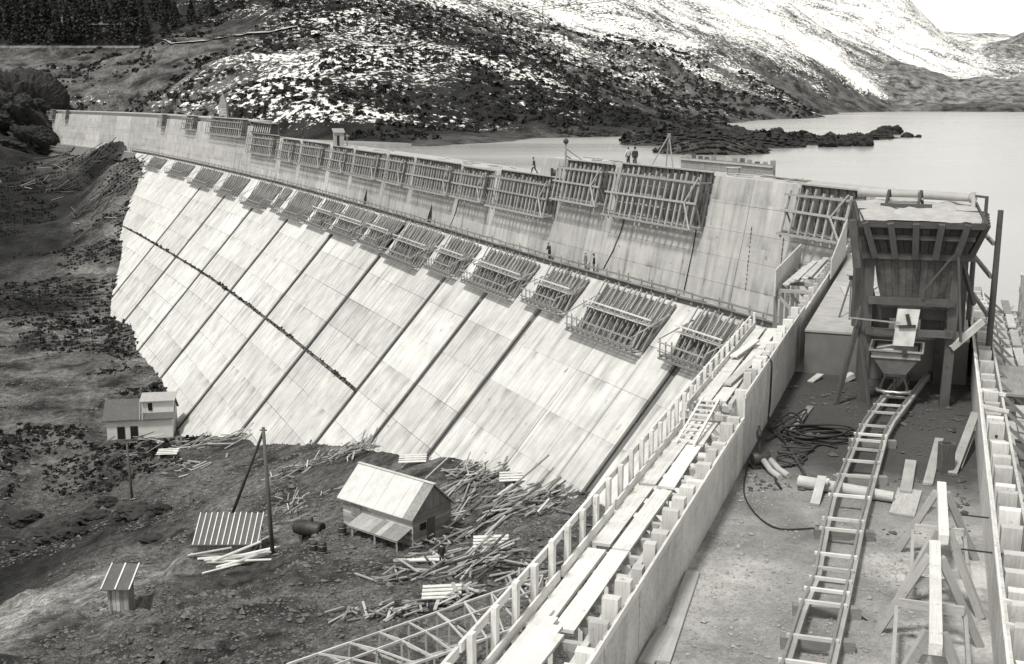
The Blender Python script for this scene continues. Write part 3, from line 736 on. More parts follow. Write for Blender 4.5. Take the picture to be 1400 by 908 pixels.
# blocks at the free end of the finished face, with boards stacked on them
sf = thing('end_formwork', 'stepped pale form with stacked boards beside the end of the grey upper face', 'formwork', WG(40, -.3, 3.2))
for k in range(7):
    hexa('panel', [WG(27.2 + k * 3.3, -.05, 1.2), WG(30.4 + k * 3.3, -.05, 1.2), WG(30.4 + k * 3.3, .03, 1.2), WG(27.2 + k * 3.3, .03, 1.2)] +
         [WG(27.2 + k * 3.3, -.05, 3.45 + .0 * k), WG(30.4 + k * 3.3, -.05, 3.45), WG(30.4 + k * 3.3, .03, 3.45), WG(27.2 + k * 3.3, .03, 3.45)], 'form_panel', sf)
for k in range(24):
    beam('stud', sf, WG(27.4 + k * .95, -.2, 1.2), WG(27.4 + k * .95, -.2, 3.6 + random.uniform(0, .15)), .2, .22, random.choice(['pale_timber', 'grey_timber']))
for k in range(7): beam('board', sf, WG(34 + k * .4, -1.5 + .16 * k, 3.5 + .07 * (k % 3)), WG(40 + k * .5, -1.2 + .14 * k, 3.55 + .07 * (k % 3)), .28, .06, 'pale_timber')
hexa('side_panel', [WG(33, -1.9, 3.1), WG(43, -1.9, 3.1), WG(43, -1.83, 3.1), WG(33, -1.83, 3.1), WG(33, -1.9, 4.3), WG(43, -1.9, 4.3), WG(43, -1.83, 4.3), WG(33, -1.83, 4.3)], 'pale_timber', sf)
for k in range(5):
    beam('bearer', sf, WG(33.5 + k * 2.2, -2.0, 3.3), WG(33.5 + k * 2.2, .0, 3.3), .15, .16, 'grey_timber')
    beam('strut', sf, WG(33.5 + k * 2.2, -1.9, 3.2), WG(33.5 + k * 2.2, -.1, 1.4), .14, .14, 'grey_timber')
    beam('standard', sf, WG(33.5 + k * 2.2, -1.85, -2), WG(33.5 + k * 2.2, -1.85, 3.3), .16, .16, 'old_timber')
hexa('ramp_board', [WG(38, .1, 3.25), WG(47, .1, 3.25), WG(47, .16, 3.25), WG(38, .16, 3.25), WG(38, .1, 4.2), WG(47, .1, 5.3), WG(47, .16, 5.3), WG(38, .16, 4.2)], 'pale_timber', sf)

# ---------------------------------------------------------------- right form wall and its scaffold
def WGR(t, o, z): return WG(t, o + .65, z)
rw = thing('formwork_wall', 'double timber form wall with notched stud tops along the right edge beside the lake', 'formwork', WGR(10, 5.8, 1.5))
t = -13.5
while t < 40:
    L = random.choice([2.0, 2.4]); 
    for o, mt, hi in ((5.72, 'form_panel', 3.1), (6.36, 'pale_timber', 2.95)):
        hexa('panel', [WGR(t + .01, o, 1.2), WGR(t + L - .01, o, 1.2), WGR(t + L - .01, o + .07, 1.2), WGR(t + .01, o + .07, 1.2), WGR(t + .01, o, hi), WGR(t + L - .01, o, hi), WGR(t + L - .01, o + .07, hi), WGR(t + .01, o + .07, hi)], mt, rw)
    t += L
t = -13
while t < 40:
    z1 = 3.05 + random.uniform(-.1, .22)
    o = beam('stud', rw, WGR(t, 6.07, 1.0), WGR(t, 6.07, z1), .26, .42, random.choice(['pale_timber', 'new_timber', 'pale_timber']), WRV.tolist() + [0])
    if random.random() < .6: beam('tie_bolt', rw, WGR(t - .145, 6.07, z1 - .35), WGR(t - .12, 6.07, z1 - .35), .07, .07, 'iron')
    if random.random() < .22: beam('cross_piece', rw, WGR(t + .16, 5.7, 3.13), WGR(t + .16, 6.48, 3.02), .08, .1, 'new_timber')
    t += 1.02
for a in np.arange(-13, 40, 4.3): beam('cap_board', rw, WGR(a, 5.70, 3.12), WGR(a + 4.25, 5.70, 3.12 + random.uniform(-.03, .05)), .05, .08, 'new_timber')
beam('tie_rod', rw, WGR(5.2, 5.1, 2.6), WGR(5.2, 6.6, 2.6), .03, .03, 'iron'); beam('tie_rod', rw, WGR(7.4, 5.1, 2.6), WGR(7.4, 6.6, 2.6), .03, .03, 'iron'); beam('tie_rod', rw, WGR(17.6, 5.1, 2.3), WGR(17.6, 6.6, 2.3), .03, .03, 'iron')
rs = thing('scaffold_walkway', 'weathered timber scaffold outside the right form wall above the water', 'scaffold', WGR(10, 7, 0))
t = -13
while t < 41:
    beam('standard', rs, WGR(t, 8.15, -1.5), WGR(t + .05, 8.2, 3.4 + random.uniform(0, .5)), .16, .14, 'grey_timber')
    beam('bearer', rs, WGR(t, 6.45, 1.75), WGR(t, 8.3, 1.75), .14, .16, 'old_timber')
    beam('strut', rs, WGR(t + .1, 6.5, 2.6), WGR(t + .1, 8.0, 1.2), .1, .1, 'old_timber')
    beam('strut', rs, WGR(t + .5, 6.55, .2), WGR(t + .5, 7.9, 2.0), .12, .1, 'pale_timber')
    t += 1.9
for a in np.arange(-13, 40, 4.):
    beam('handrail', rs, WGR(a, 8.28, 3.25), WGR(a + 4.05, 8.28, 3.2), .07, .18, 'new_timber'); beam('side_board', rs, WGR(a, 8.26, 2.55), WGR(a + 4.05, 8.26, 2.5), .06, .3, 'pale_timber')
    for o in (6.75, 7.15, 7.6):
        if random.random() < .8: beam('plank', rs, WGR(a + random.uniform(0, .6), o, 1.87), WGR(a + 3.95, o + random.uniform(-.05, .05), 1.87), .34, .06, random.choice(['old_timber', 'grey_timber', 'pale_timber']))
beam('crate_board', rs, WGR(21, 7.0, 2.25), WGR(25, 7.0, 2.35), 1.0, .08, 'old_timber'); beam('crate_board', rs, WGR(11.5, 7.2, 2.1), WGR(16, 7.2, 2.1), .9, .1, 'dark_timber')
beam('mast', rs, WGR(25.0, 6.2, -1), WGR(25.0, 6.25, 8.0), .26, .24, 'dark_timber', log=True); beam('mast', rs, WGR(29.5, 5.6, .8), WGR(29.5, 5.6, 7.2), .24, .22, 'dark_timber', log=True)
for z in (4.2, 5.6, 6.8): beam('mast_tie', rs, WGR(25.0, 6.1, z), WGR(29.5, 5.5, z + .3), .1, .14, 'old_timber')

# ropes hanging on the upper face
for lab, pts in (('thin rope hanging from the left end of the widest form', [(62.6, 1.0), (62.9, -.8), (63.6, -2.6), (64.8, -4.6)]), ('thin rope hanging straight below the right end of the widest form', [(50.6, .9), (50.5, -1.5), (50.6, -4.8)]), ('thin slack rope on the upper face left of the broad form', [(105.8, -.9), (106.2, -2.8), (107.4, -5.0)])):
    tag(tube('rope', [UP(a, z, .08) for a, z in pts], .05, 'rubber', None, 5), lab, 'rope')
for k, (s_, z_) in enumerate(((38.9, 1.2), (43.1, 1.6))):
    for q in range(14):
        z = z_ - q * .36; beam('joint_crack', dam, UP(s_ - .06 * q, z, .055), UP(s_ - .06 * q - .04, z - random.uniform(.15, .34), .055), .05, .03, 'window_dark')
# ---------------------------------------------------------------- hopper
HA = math.radians(15); HX = np.array([math.cos(HA), -math.sin(HA)]); HY = np.array([math.sin(HA), math.cos(HA)]); HO = np.array([13.45, 39.25])
def HG(x, y, z): p = HO + HX * x + HY * y; return Vector((p[0], p[1], z))
hp = thing('concrete_hopper', 'tall dark timber concrete hopper with flared bin standing over the rail track', 'hopper', HG(.1, 2, 1.5))
for x in (-1.3, 1.42):
    for y in (0., 3.3): beam('leg', hp, HG(x, y, 1.4), HG(x * (.98 if x < 0 else 1.08), y, 7.2), .30, .30, 'hopper_timber', HY.tolist() + [0])
for z, x0, x1, h in ((6.72, -1.62, 2.0, .26), (5.15, -1.3, 1.5, .24), (4.08, -1.3, 1.5, .22)):
    beam('cross_beam', hp, HG(x0, -.24, z), HG(x1, -.24, z), .2, h, 'hopper_timber')
    beam('cross_beam', hp, HG(x1 - .15, -.35, z), HG(x1 - .15, 3.7, z), .2, h, 'hopper_timber'); beam('cross_beam', hp, HG(x0 + .15, -.35, z), HG(x0 + .15, 3.7, z), .2, h, 'hopper_timber')
# flared upper bin: front and side boards with ribs
T = [(-1.62, -.75), (2.15, -.75), (2.15 + .55, 3.6), (-1.7, 3.6)]; B = [(-1.2, -.36), (1.75, -.36), (1.85, 3.5), (-1.25, 3.5)]
zt_, zb_ = 7.9, 6.8
def binface(k, n, name, inset, mat):
    a, b, c, d = B[k], B[(k + 1) % 4], T[(k + 1) % 4], T[k]
    for i in range(n):
        f0, f1 = i / n + .003, (i + 1) / n - .003; L = lambda p, q, f: (p[0] + (q[0] - p[0]) * f, p[1] + (q[1] - p[1]) * f)
        b0, b1, t0, t1 = L(a, b, f0), L(a, b, f1), L(d, c, f0), L(d, c, f1)
        nx, ny = (b[1] - a[1]), -(b[0] - a[0]); l = math.hypot(nx, ny); nx, ny = nx / l * inset, ny / l * inset; j = random.uniform(-.02, .02)
        hexa(name, [HG(*b0, zb_), HG(*b1, zb_), HG(b1[0] - nx, b1[1] - ny, zb_), HG(b0[0] - nx, b0[1] - ny, zb_), HG(*t0, zt_ + j), HG(*t1, zt_ + j), HG(t1[0] - nx, t1[1] - ny, zt_ + j), HG(t0[0] - nx, t0[1] - ny, zt_ + j)], mat, hp)
binface(0, 12, 'bin_board', .06, 'wet_timber'); binface(1, 12, 'bin_board', .06, 'hopper_timber'); binface(2, 6, 'bin_board', .06, 'wet_timber'); binface(3, 8, 'bin_board', .06, 'wet_timber')
hexa('bin_lining', [HG(-1.1, -.24, 6.8), HG(1.66, -.24, 6.8), HG(1.74, 3.4, 6.8), HG(-1.15, 3.4, 6.8), HG(-1.52, -.62, 7.82), HG(2.02, -.62, 7.82), HG(2.5, 3.5, 7.82), HG(-1.58, 3.5, 7.82)], 'wet_timber', hp)
hexa('bin_lining', [HG(-.8, .07, 5.22), HG(1.24, .07, 5.22), HG(1.2, 2.9, 5.22), HG(-.78, 2.9, 5.22), HG(-1.02, -.1, 6.75), HG(1.46, -.1, 6.75), HG(1.46, 3.1, 6.75), HG(-1.02, 3.1, 6.75)], 'wet_timber', hp)
for f in (.0, .22, .44, .66, .88):
    beam('rib', hp, HG(-1.15 + 2.9 * f, -.48, 6.66), HG(-1.55 + 3.65 * f, -.86, 7.86), .2, .2, 'hopper_timber', HY.tolist() + [0])
for f in (.02, .25, .5, .75, .98):
    beam('rib', hp, HG(1.86, -.3 + 3.8 * f, 6.66), HG(2.28 + .5 * f, -.7 + 4.3 * f, 7.86), .18, .18, 'hopper_timber', HX.tolist() + [0])
beam('waler', hp, HG(-1.4, -.60, 7.36), HG(1.95, -.60, 7.36), .1, .16, 'hopper_timber')
beam('corner_post', hp, HG(-1.72, -.6, 6.3), HG(-1.95, -.7, 7.9), .24, .2, 'hopper_timber', HY.tolist() + [0])
# lower bin of vertical boards
for i in range(11):
    f0, f1 = i / 11 + .002, (i + 1) / 11 - .002; x = lambda f, z: (-1.1 + 2.65 * f) * (1 if z > 6 else .86) + (.0 if z > 6 else .05)
    d = random.uniform(-.015, .015)
    hexa('bin_board', [HG(x(f0, 5), -.02 + d, 5.25), HG(x(f1, 5), -.02 + d, 5.25), HG(x(f1, 5), .04 + d, 5.25), HG(x(f0, 5), .04 + d, 5.25), HG(x(f0, 7), -.2 + d, 6.62), HG(x(f1, 7), -.2 + d, 6.62), HG(x(f1, 7), -.14 + d, 6.62), HG(x(f0, 7), -.14 + d, 6.62)], 'hopper_timber', hp)
hexa('bin_side', [HG(-.86, .05, 5.2), HG(-.8, .05, 5.2), HG(-.8, 3, 5.2), HG(-.86, 3, 5.2), HG(-1.12, -.1, 6.62), HG(-1.06, -.1, 6.62), HG(-1.06, 3.2, 6.62), HG(-1.12, 3.2, 6.62)], 'hopper_timber', hp)
hexa('bin_side', [HG(1.26, .05, 5.2), HG(1.32, .05, 5.2), HG(1.32, 3, 5.2), HG(1.26, 3, 5.2), HG(1.5, -.1, 6.62), HG(1.56, -.1, 6.62), HG(1.56, 3.2, 6.62), HG(1.5, 3.2, 6.62)], 'hopper_timber', hp)
hexa('bin_bottom', [HG(-.8, .06, 4.5), HG(1.26, .06, 4.5), HG(1.2, 2.9, 4.9), HG(-.75, 2.9, 4.9), HG(-.84, .06, 5.2), HG(1.3, .06, 5.2), HG(1.3, 2.9, 5.2), HG(-.84, 2.9, 5.2)], 'wet_timber', hp)
for x, w in ((-.62, .2), (.62, .2), (1.0, .55), (-.95, .5)): beam('back_board', hp, HG(x, .5, 4.0), HG(x, .3, 5.2), w, .08, 'hopper_timber', HY.tolist() + [0])
ch = poly('chute', [HG(-.30, -.28, 4.9), HG(.42, -.28, 4.9), HG(.42, .3, 4.9), HG(-.30, .3, 4.9), HG(-.40, -.58, 3.68), HG(.26, -.58, 3.68), HG(.26, -.1, 3.68), HG(-.40, -.1, 3.68)], HEX, 'chute_metal', hp)
beam('chute_hook', ch, HG(.0, -.42, 4.75), HG(.1, -.52, 4.4), .10, .08, 'iron')
beam('chute_gate', ch, HG(-.25, -.5, 4.32), HG(.3, -.5, 4.36), .05, .1, 'iron')
beam('gate_lever', hp, HG(-1.9, -.45, 4.55), HG(-.2, -.5, 4.45), .05, .05, 'steel')
beam('gate_ring', hp, HG(-.1, -.68, 3.52), HG(.05, -.68, 3.52), .12, .18, 'iron')
beam('brace', hp, HG(1.5, -.2, 3.6), HG(2.5, .3, 4.5), .12, .22, 'pale_timber'); beam('brace', hp, HG(1.62, 0, 6.7), HG(2.2, .6, 5.0), .12, .14, 'hopper_timber')
beam('brace', hp, HG(-1.3, .2, 4.1), HG(-1.3, 3.2, 6.5), .12, .18, 'hopper_timber'); beam('brace', hp, HG(1.45, .2, 6.5), HG(1.45, 3.2, 4.1), .12, .18, 'wet_timber')
beam('stay', hp, HG(1.45, -.6, 6.9), HG(1.75, -.5, 3.9), .07, .07, 'hopper_timber'); beam('stay', hp, HG(1.4, -.5, 6.9), HG(.4, -.5, 5.5), .05, .05, 'hopper_timber')
# leaning foot ladder at the left legs
beam('prop', hp, HG(-1.45, -.1, 4.9), HG(-2.15, -.6, 1.5), .13, .15, 'hopper_timber'); beam('prop', hp, HG(-1.6, .0, 4.7), HG(-1.05, -.5, 1.5), .09, .1, 'hopper_timber')
# deck carrying the heap of mix, running back to the crest
n = 26; V = []; Fs = []
for j in range(n + 1):
    for i in range(n + 1):
        u, v = i / n, j / n; x0, x1 = -1.68 + (-.0) * v, 2.2 + .55 * v
        zz = 7.86 + (.08 + .20 * float(vnoise(np.array([i * .45 + 3]), np.array([j * .45 + 1]))[0])) * min(1, 5 * min(u, 1 - u, v + .1, 1.1 - v))
        V.append(HG(x0 + (x1 - x0) * u, -.72 + 8.2 * v, zz))
for j in range(n):
    for i in range(n): q = j * (n + 1) + i; Fs.append((q, q + 1, q + n + 2, q + n + 1))
poly('mix_heap', V, Fs, 'cement_heap', hp, smooth=True)
beam('lip_board', hp, HG(-1.75, -.80, 7.80), HG(2.2, -.80, 7.80), .07, .20, 'wet_timber'); beam('lip_board', hp, HG(2.24, -.75, 7.80), HG(2.82, 7.5, 7.80), .07, .22, 'wet_timber'); beam('lip_board', hp, HG(-1.76, -.75, 7.80), HG(-1.76, 7.5, 7.80), .07, .2, 'wet_timber')
for k in range(5): beam('deck_beam', hp, HG(-1.7, .2 + 1.75 * k, 7.66), HG(2.3 + .1 * k, .2 + 1.75 * k, 7.66), .2, .22, 'hopper_timber')
for x in (-1.5, 2.3):
    for y in (5.2, 7.2): beam('deck_post', hp, HG(x, y, 3.0), HG(x, y, 7.6), .24, .24, 'hopper_timber')
pp = thing('steel_pipe', 'thick pale pipe lying on the hopper deck, longer one to the right', 'pipe', HG(1.2, 6.4, 8.1)); beam('pipe_body', pp, HG(.55, 7.3, 8.18), HG(2.5, 6.0, 8.18), .36, .36, 'raw_concrete', log=True); beam('pipe_collar', pp, HG(2.45, 6.03, 8.18), HG(2.6, 5.93, 8.18), .4, .4, 'raw_concrete', log=True)
pp = thing('steel_pipe', 'thick pale pipe lying on the hopper deck behind the small frame', 'pipe', HG(-.6, 7.2, 8.1)); beam('pipe_body', pp, HG(-1.5, 7.5, 8.2), HG(.62, 7.0, 8.2), .36, .36, 'raw_concrete', log=True); beam('pipe_collar', pp, HG(-1.62, 7.53, 8.2), HG(-1.48, 7.5, 8.2), .42, .42, 'raw_concrete', log=True)
wf = thing('deck_trestle', 'small timber trestle standing on the hopper deck', 'trestle', HG(-.2, 4.2, 7.95))
for x in (-.62, .5):
    beam('upright', wf, HG(x - .1, 3.9, 7.9), HG(x + .02, 4.2, 8.55), .09, .09, 'hopper_timber'); beam('upright', wf, HG(x + .14, 4.6, 7.9), HG(x + .02, 4.2, 8.55), .09, .09, 'hopper_timber')
beam('sill', wf, HG(-.9, 3.9, 8.02), HG(.9, 3.8, 8.02), .16, .14, 'hopper_timber'); beam('crossbar', wf, HG(-.7, 4.2, 8.25), HG(.6, 4.2, 8.25), .07, .08, 'pale_timber'); beam('crossbar', wf, HG(-.6, 4.35, 8.12), HG(.5, 4.35, 8.12), .07, .1, 'pale_timber')
gp = thing('guard_post', 'short pale guard post at the right rear corner of the hopper deck', 'post', HG(2.55, 5.6, 7.9))
beam('upright', gp, HG(2.5, 5.6, 7.7), HG(2.5, 5.6, 8.45), .12, .12, 'pale_timber'); beam('upright', gp, HG(2.95, 5.5, 7.5), HG(2.95, 5.5, 8.3), .1, .1, 'hopper_timber'); beam('crossbar', gp, HG(2.5, 5.6, 8.3), HG(3.0, 5.5, 8.25), .08, .08, 'hopper_timber')

# ---------------------------------------------------------------- rail track with sleepers
RZ = 1.92
lr = [(1052, 985), (1070, 906), (1094, 831), (1114.5, 783), (1126, 722), (1137, 677), (1146, 655), (1172, 592), (1183, 572), (1203, 546), (1226, 520), (1243, 502)]
rr_ = [(1118, 985), (1133, 906), (1152, 825), (1166, 760), (1177.5, 705), (1192, 652), (1209, 592), (1220, 572), (1238, 549), (1258, 522), (1273, 504)]
tk = thing('rail_track', 'narrow rail track on light timber sleepers leading under the hopper', 'track', W(1150, 720, 1.5))
LP_ = [W(x, y, RZ) for x, y in lr]; RP_ = [W(x, y, RZ) for x, y in rr_]
for P_ in (LP_, RP_):
    for a, b in zip(P_[:-1], P_[1:]):
        beam('rail', tk, a, b, .05, .10, 'steel'); a2, b2 = a - np.array([0, 0, .115]), b - np.array([0, 0, .115])
        beam('stringer', tk, a2 + np.array([.06, 0, 0]), b2 + np.array([.06, 0, 0]), .14, .13, 'grey_timber')
lY = np.array([p[1] for p in LP_]); lX = np.array([p[0] for p in LP_]); rY = np.array([p[1] for p in RP_]); rX = np.array([p[0] for p in RP_])
for py in (901, 867, 820, 803, 788, 774, 755, 721, 707, 675, 648, 628, 612, 600, 592, 580, 562, 552, 541):
    y = W(1150, py, RZ)[1]; a = Vector((np.interp(y, lY, lX) - .1, y, RZ - .015)); y2 = y - .28; b = Vector((np.interp(y2, rY, rX) + .1, y2, RZ - .015))
    beam('sleeper', tk, a, b, .08, .07, random.choice(['new_timber', 'pale_timber']))
for py, h in ((840, .3), (735, .3), (610, .3), (885, .3), (660, .28)):
    y = W(1150, py, 1.5)[1]; a = Vector((np.interp(y, lY, lX) - .25, y, 1.62)); b = Vector((np.interp(y, rY, rX) + .3, y - .2, 1.62)); beam('bearer', tk, a, b, .2, .24, 'old_timber')
    if py == 840: beam('chock', tk, b + Vector((-.1, 0, .12)), b + Vector((.25, -.1, -.12)), .14, .1, 'grey_timber')

# tipping skip
SO = W(1221, 541, RZ); SX = WRV; SY = WDV
def SG(x, y, z): return Vector((SO[0] + SX[0] * x + SY[0] * y, SO[1] + SX[1] * x + SY[1] * y, RZ + .05 + z))
sk_ = thing('tipping_skip', 'steel V-shaped tipping skip wagon on the track under the hopper chute', 'wagon', SG(0, .8, 0))
prof = [(-.82, 1.52), (-.78, 1.30), (-.30, .62), (.30, .62), (.78, 1.30), (.82, 1.52)]
V = [tuple(SG(x, y, z)) for y in (0, 1.7) for x, z in prof] + [tuple(SG(x * .93, y, z + (.05 if z < 1 else .0))) for y in (.05, 1.65) for x, z in prof]
Fs = [(0, 1, 2, 3, 4, 5), (11, 10, 9, 8, 7, 6), (12, 17, 16, 15, 14, 13), (18, 19, 20, 21, 22, 23)]
for i in range(5): Fs += [(i, i + 6, i + 7, i + 1), (12 + i, 13 + i, 19 + i, 18 + i)]
Fs += [(0, 12, 18, 6), (5, 11, 23, 17), (0, 5, 17, 12), (6, 18, 23, 11)]
tb = poly('tub', V, Fs, 'iron', sk_); tb.data.materials[0] = MATS['grey_timber'] if False else MATS['sheet_metal']
plain('skip_paint', .07, .15, 5, .6, .3); tb.data.materials[0] = MATS['skip_paint']
for a, b in (((-.86, 0, 1.50), (.86, 0, 1.50)), ((-.86, 1.7, 1.50), (.86, 1.7, 1.50)), ((-.86, 0, 1.50), (-.86, 1.7, 1.50)), ((.86, 0, 1.50), (.86, 1.7, 1.50)), ((-.80, -.02, 1.28), (.80, -.02, 1.28))):
    beam('rim', sk_, SG(*a), SG(*b), .06, .06, 'steel')
poly('mix_load', [SG(-.7, .06, 1.40), SG(.7, .06, 1.40), SG(.7, 1.64, 1.40), SG(-.7, 1.64, 1.40), SG(0, .85, 1.58)], [(0, 1, 4), (1, 2, 4), (2, 3, 4), (3, 0, 4)], 'cement_heap', sk_)
for y in (.0, 1.7):
    for s_ in (-1, 1): beam('cradle_leg', sk_, SG(.28 * s_, y, .70), SG(.46 * s_, y, .16), .07, .06, 'iron')
    beam('cradle_bar', sk_, SG(-.36, y, .66), SG(.36, y, .66), .07, .09, 'iron'); beam('cradle_leg', sk_, SG(0, y, .62), SG(0, y, .16), .05, .05, 'iron')
for s_ in (-1, 1): beam('chassis_beam', sk_, SG(.42 * s_, -.2, .14), SG(.42 * s_, 1.9, .14), .09, .12, 'iron')
tube('buffer', [SG(-.56, .02, .13), SG(-.5, -.18, .13), (SG(-.2, -.3, .13)), SG(.2, -.3, .13), SG(.5, -.18, .13), SG(.56, .02, .13)], .065, 'steel', sk_)
beam('coupling', sk_, SG(0, -.45, .12), SG(0, -.2, .12), .12, .08, 'iron')
for x in (-.44, .44):
    for y in (.35, 1.35):
        w = beam('wheel', sk_, SG(x - .05, y, .05), SG(x + .05, y, .05), .32, .32, 'iron', log=True)

# ---------------------------------------------------------------- things on the working floor
def board(label, a, b, w, h, mat='grey_timber', name='plank'):
    t = thing(name, label, 'plank', a); beam('board', t, a, b, w, h, mat); return t
Z1 = 1.54
board('short wide plank lying on the gravel right of the track', W(1233, 704, Z1), W(1244, 670, Z1), .62, .06, 'pale_timber')
board('long narrow plank continuing behind the short wide plank', W(1238, 672, Z1 + .07), W(1246, 630, Z1 + .07), .3, .06, 'grey_timber')
board('plank lying on the mud right of the track near the hopper', W(1268, 662, Z1), W(1284, 600, Z1), .26, .06, 'grey_timber')
board('long grey plank on the gravel along the foot of the left wall', W(905, 905, Z1), W(948, 782, Z1), .30, .06, 'grey_timber')
board('shorter plank between the left wall and the long grey plank', W(882, 908, Z1), W(912, 858, Z1), .3, .06, 'grey_timber')
board('short plank standing on edge across the log left of the track', W(1114, 690, Z1), W(1124, 652, Z1 + .3), .24, .07, 'pale_timber')
board('plank leaning low by the form wall near the hopper', W(1083, 590, Z1), W(1108, 556, Z1), .2, .06, 'old_timber')
board('broken plank end on the mud left of the hopper legs', W(1108, 522, Z1), W(1122, 512, Z1 + .1), .25, .06, 'pale_timber')
board('pale block of timber lying behind the left hopper prop', W(1152, 520, Z1), W(1166, 512, Z1 + .2), .3, .18, 'pale_timber')
board('plank propped against the right form wall', W(1302, 648, Z1), W(1334, 565, Z1 + .9), .24, .07, 'grey_timber')
board('second plank propped against the right form wall, lower one', W(1311, 640, Z1), W(1330, 590, Z1 + .5), .18, .07, 'old_timber')
lg = thing('log', 'barked log lying across the floor under the rail track', 'log', W(1160, 668, 1.6)); beam('trunk', lg, W(1092, 658, 1.68), W(1222, 680, 1.66), .36, .36, 'pale_timber', log=True)
tube('branch_stub', [W(1130, 664, 1.75), W(1132, 655, 1.95)], .05, 'pale_timber', lg)
bx = thing('timber_box', 'small dark upright timber box on the floor near the right wall', 'box', W(1292, 644, 1.5))
c0 = W(1292, 645, 1.5)
for k, (dx, dy) in enumerate(((-.17, 0), (.17, 0), (0, .17), (0, -.17))):
    beam('side_board', bx, (c0[0] + dx, c0[1] + dy, 1.5), (c0[0] + dx, c0[1] + dy, 2.35), .32 if dx == 0 else .05, .05 if dx == 0 else .32, 'dark_timber', (0, 1, 0))
# hoses
def hose(name, label, pts, r, mat='rubber', cat='hose'):
    P_ = catmull(np.array(pts, float)[:, :2], 6); z = np.interp(np.linspace(0, 1, len(P_)), np.linspace(0, 1, len(pts)), [p[2] for p in pts])
    return tag(tube(name, [(a[0], a[1], b) for a, b in zip(P_, z)], r, mat), label, cat)
c = W(1120, 598, 1.56); pts = []
for k in range(46):
    a = k * .62; q = .75 + .14 * math.sin(k * 1.7); pts.append((c[0] + 1.35 * q * math.cos(a), c[1] + .8 * q * math.sin(a), 1.56 + .006 * k))
hose('hose_coil', 'untidy coil of black hose on the mud left of the track', pts, .035)
hose('hose', 'black hose running from the coil to the pump by the left wall', [W(x, y, 1.55) for x, y in ((1145, 612), (1120, 608), (1098, 624), (1080, 636), (1064, 640), (1060, 655), (1068, 668))], .035)
hose('hose', 'black hose hanging over the left form wall', [WG(17.5, -.05, 3.75), WG(17.3, .12, 3.6), WG(17.2, .14, 2.4), WG(16.8, .2, 1.58), WG(15.5, .8, 1.56)], .035)
hose('wire', 'thin dark cable along the foot of the left wall', [WG(13, .12, 1.56), WG(10, .5, 1.54), WG(8.0, 1.5, 1.54), WG(8.3, 2.6, 1.54)], .02, cat='cable')
hose('hose', 'loose tangle of black hose at the foot of the left wall beyond the pump', [WG(16 + 1.3 * math.sin(k * 1.9) + .12 * k, .75 + .45 * math.cos(k * 1.3), 1.56 + .01 * k) for k in range(16)], .03)
hose('hose', 'pale worn hose looping over the mud between pump and coil', [WG(13.0 + .9 * math.sin(k * 1.1) + .25 * k, 1.3 + .5 * math.sin(k * 2.3), 1.56 + .008 * k) for k in range(11)], .03, 'iron')
pm = thing('pump', 'dark pump with upright pipe beside the left form wall', 'pump', W(1040, 655, 1.5)); pc = W(1038, 640, 1.5)
beam('body', pm, (pc[0] - .2, pc[1], 1.75), (pc[0] + .3, pc[1] + .1, 1.8), .36, .42, 'iron', log=True); beam('body_base', pm, (pc[0] - .25, pc[1], 1.55), (pc[0] + .35, pc[1] + .1, 1.55), .34, .1, 'iron')
beam('pipe', pm, (pc[0], pc[1], 1.9), (pc[0] - .05, pc[1] + .05, 2.75), .09, .09, 'iron', log=True); beam('valve_wheel', pm, (pc[0] - .1, pc[1], 2.5), (pc[0] + .02, pc[1], 2.5), .3, .3, 'iron', log=True)
tube('outlet_pipe', [(pc[0] + .1, pc[1] - .1, 1.75), (pc[0] + .2, pc[1] - .6, 1.62), (pc[0] + .35, pc[1] - 1.1, 1.58)], .09, 'raw_concrete', pm, 8)
tube('outlet_pipe', [(pc[0] + .3, pc[1] - .0, 1.75), (pc[0] + .45, pc[1] - .5, 1.62), (pc[0] + .62, pc[1] - .95, 1.58)], .09, 'raw_concrete', pm, 8)
bar = thing('crowbar', 'dark steel bar lying on the mud right of the pump', 'bar', W(1075, 610, 1.55)); beam('shaft', bar, W(1072, 602, 1.56), W(1098, 645, 1.56), .07, .07, 'iron'); beam('tip', bar, W(1098, 645, 1.57), W(1100, 650, 1.6), .09, .05, 'iron')
# trestles at the lower right
def trestle(label, p0, p1, zt, spread):
    p0, p1 = Vector(p0), Vector(p1); d = (p1 - p0).normalized(); n = Vector((-d.y, d.x, 0)); c = (p0 + p1) / 2
    t = thing('sawhorse', label, 'sawhorse', (c.x, c.y, 1.5), 'sawhorses by the right wall')
    beam('ridge_beam', t, p0, p1, .20, .20, 'new_timber')
    for f in (.14, .86):
        q = p0.lerp(p1, f)
        for s_ in (-1, 1):
            ft = q + n * spread * s_ + d * (.35 if f > .5 else -.35); ft.z = 1.5
            beam('leg', t, q + n * .11 * s_, ft, .11, .16, 'grey_timber')
        a, b = q + n * spread * .62, q - n * spread * .62; a.z = b.z = zt - (zt - 1.5) * .52
        beam('crossbar', t, a + d * .12, b + d * .12, .07, .17, 'pale_timber')
        a, b = q + n * spread * .4, q - n * spread * .4; a.z = b.z = zt - (zt - 1.5) * .3; beam('crossbar', t, a - d * .1, b - d * .1, .07, .15, 'grey_timber')
    for s_ in (-1, 1):
        a, b = p0.lerp(p1, .14) + n * spread * .66 * s_, p0.lerp(p1, .86) + n * spread * .66 * s_; a.z = b.z = zt - (zt - 1.5) * .62; beam('stretcher', t, a, b, .07, .14, 'grey_timber')
trestle('farther sawhorse trestle with a white beam by the right wall', W(1287, 664, 3.15), W(1290, 738, 3.15), 3.15, .85)
trestle('nearer sawhorse trestle with a long white beam at the bottom right', W(1278, 745, 3.35), W(1279, 888, 3.35), 3.35, .95)
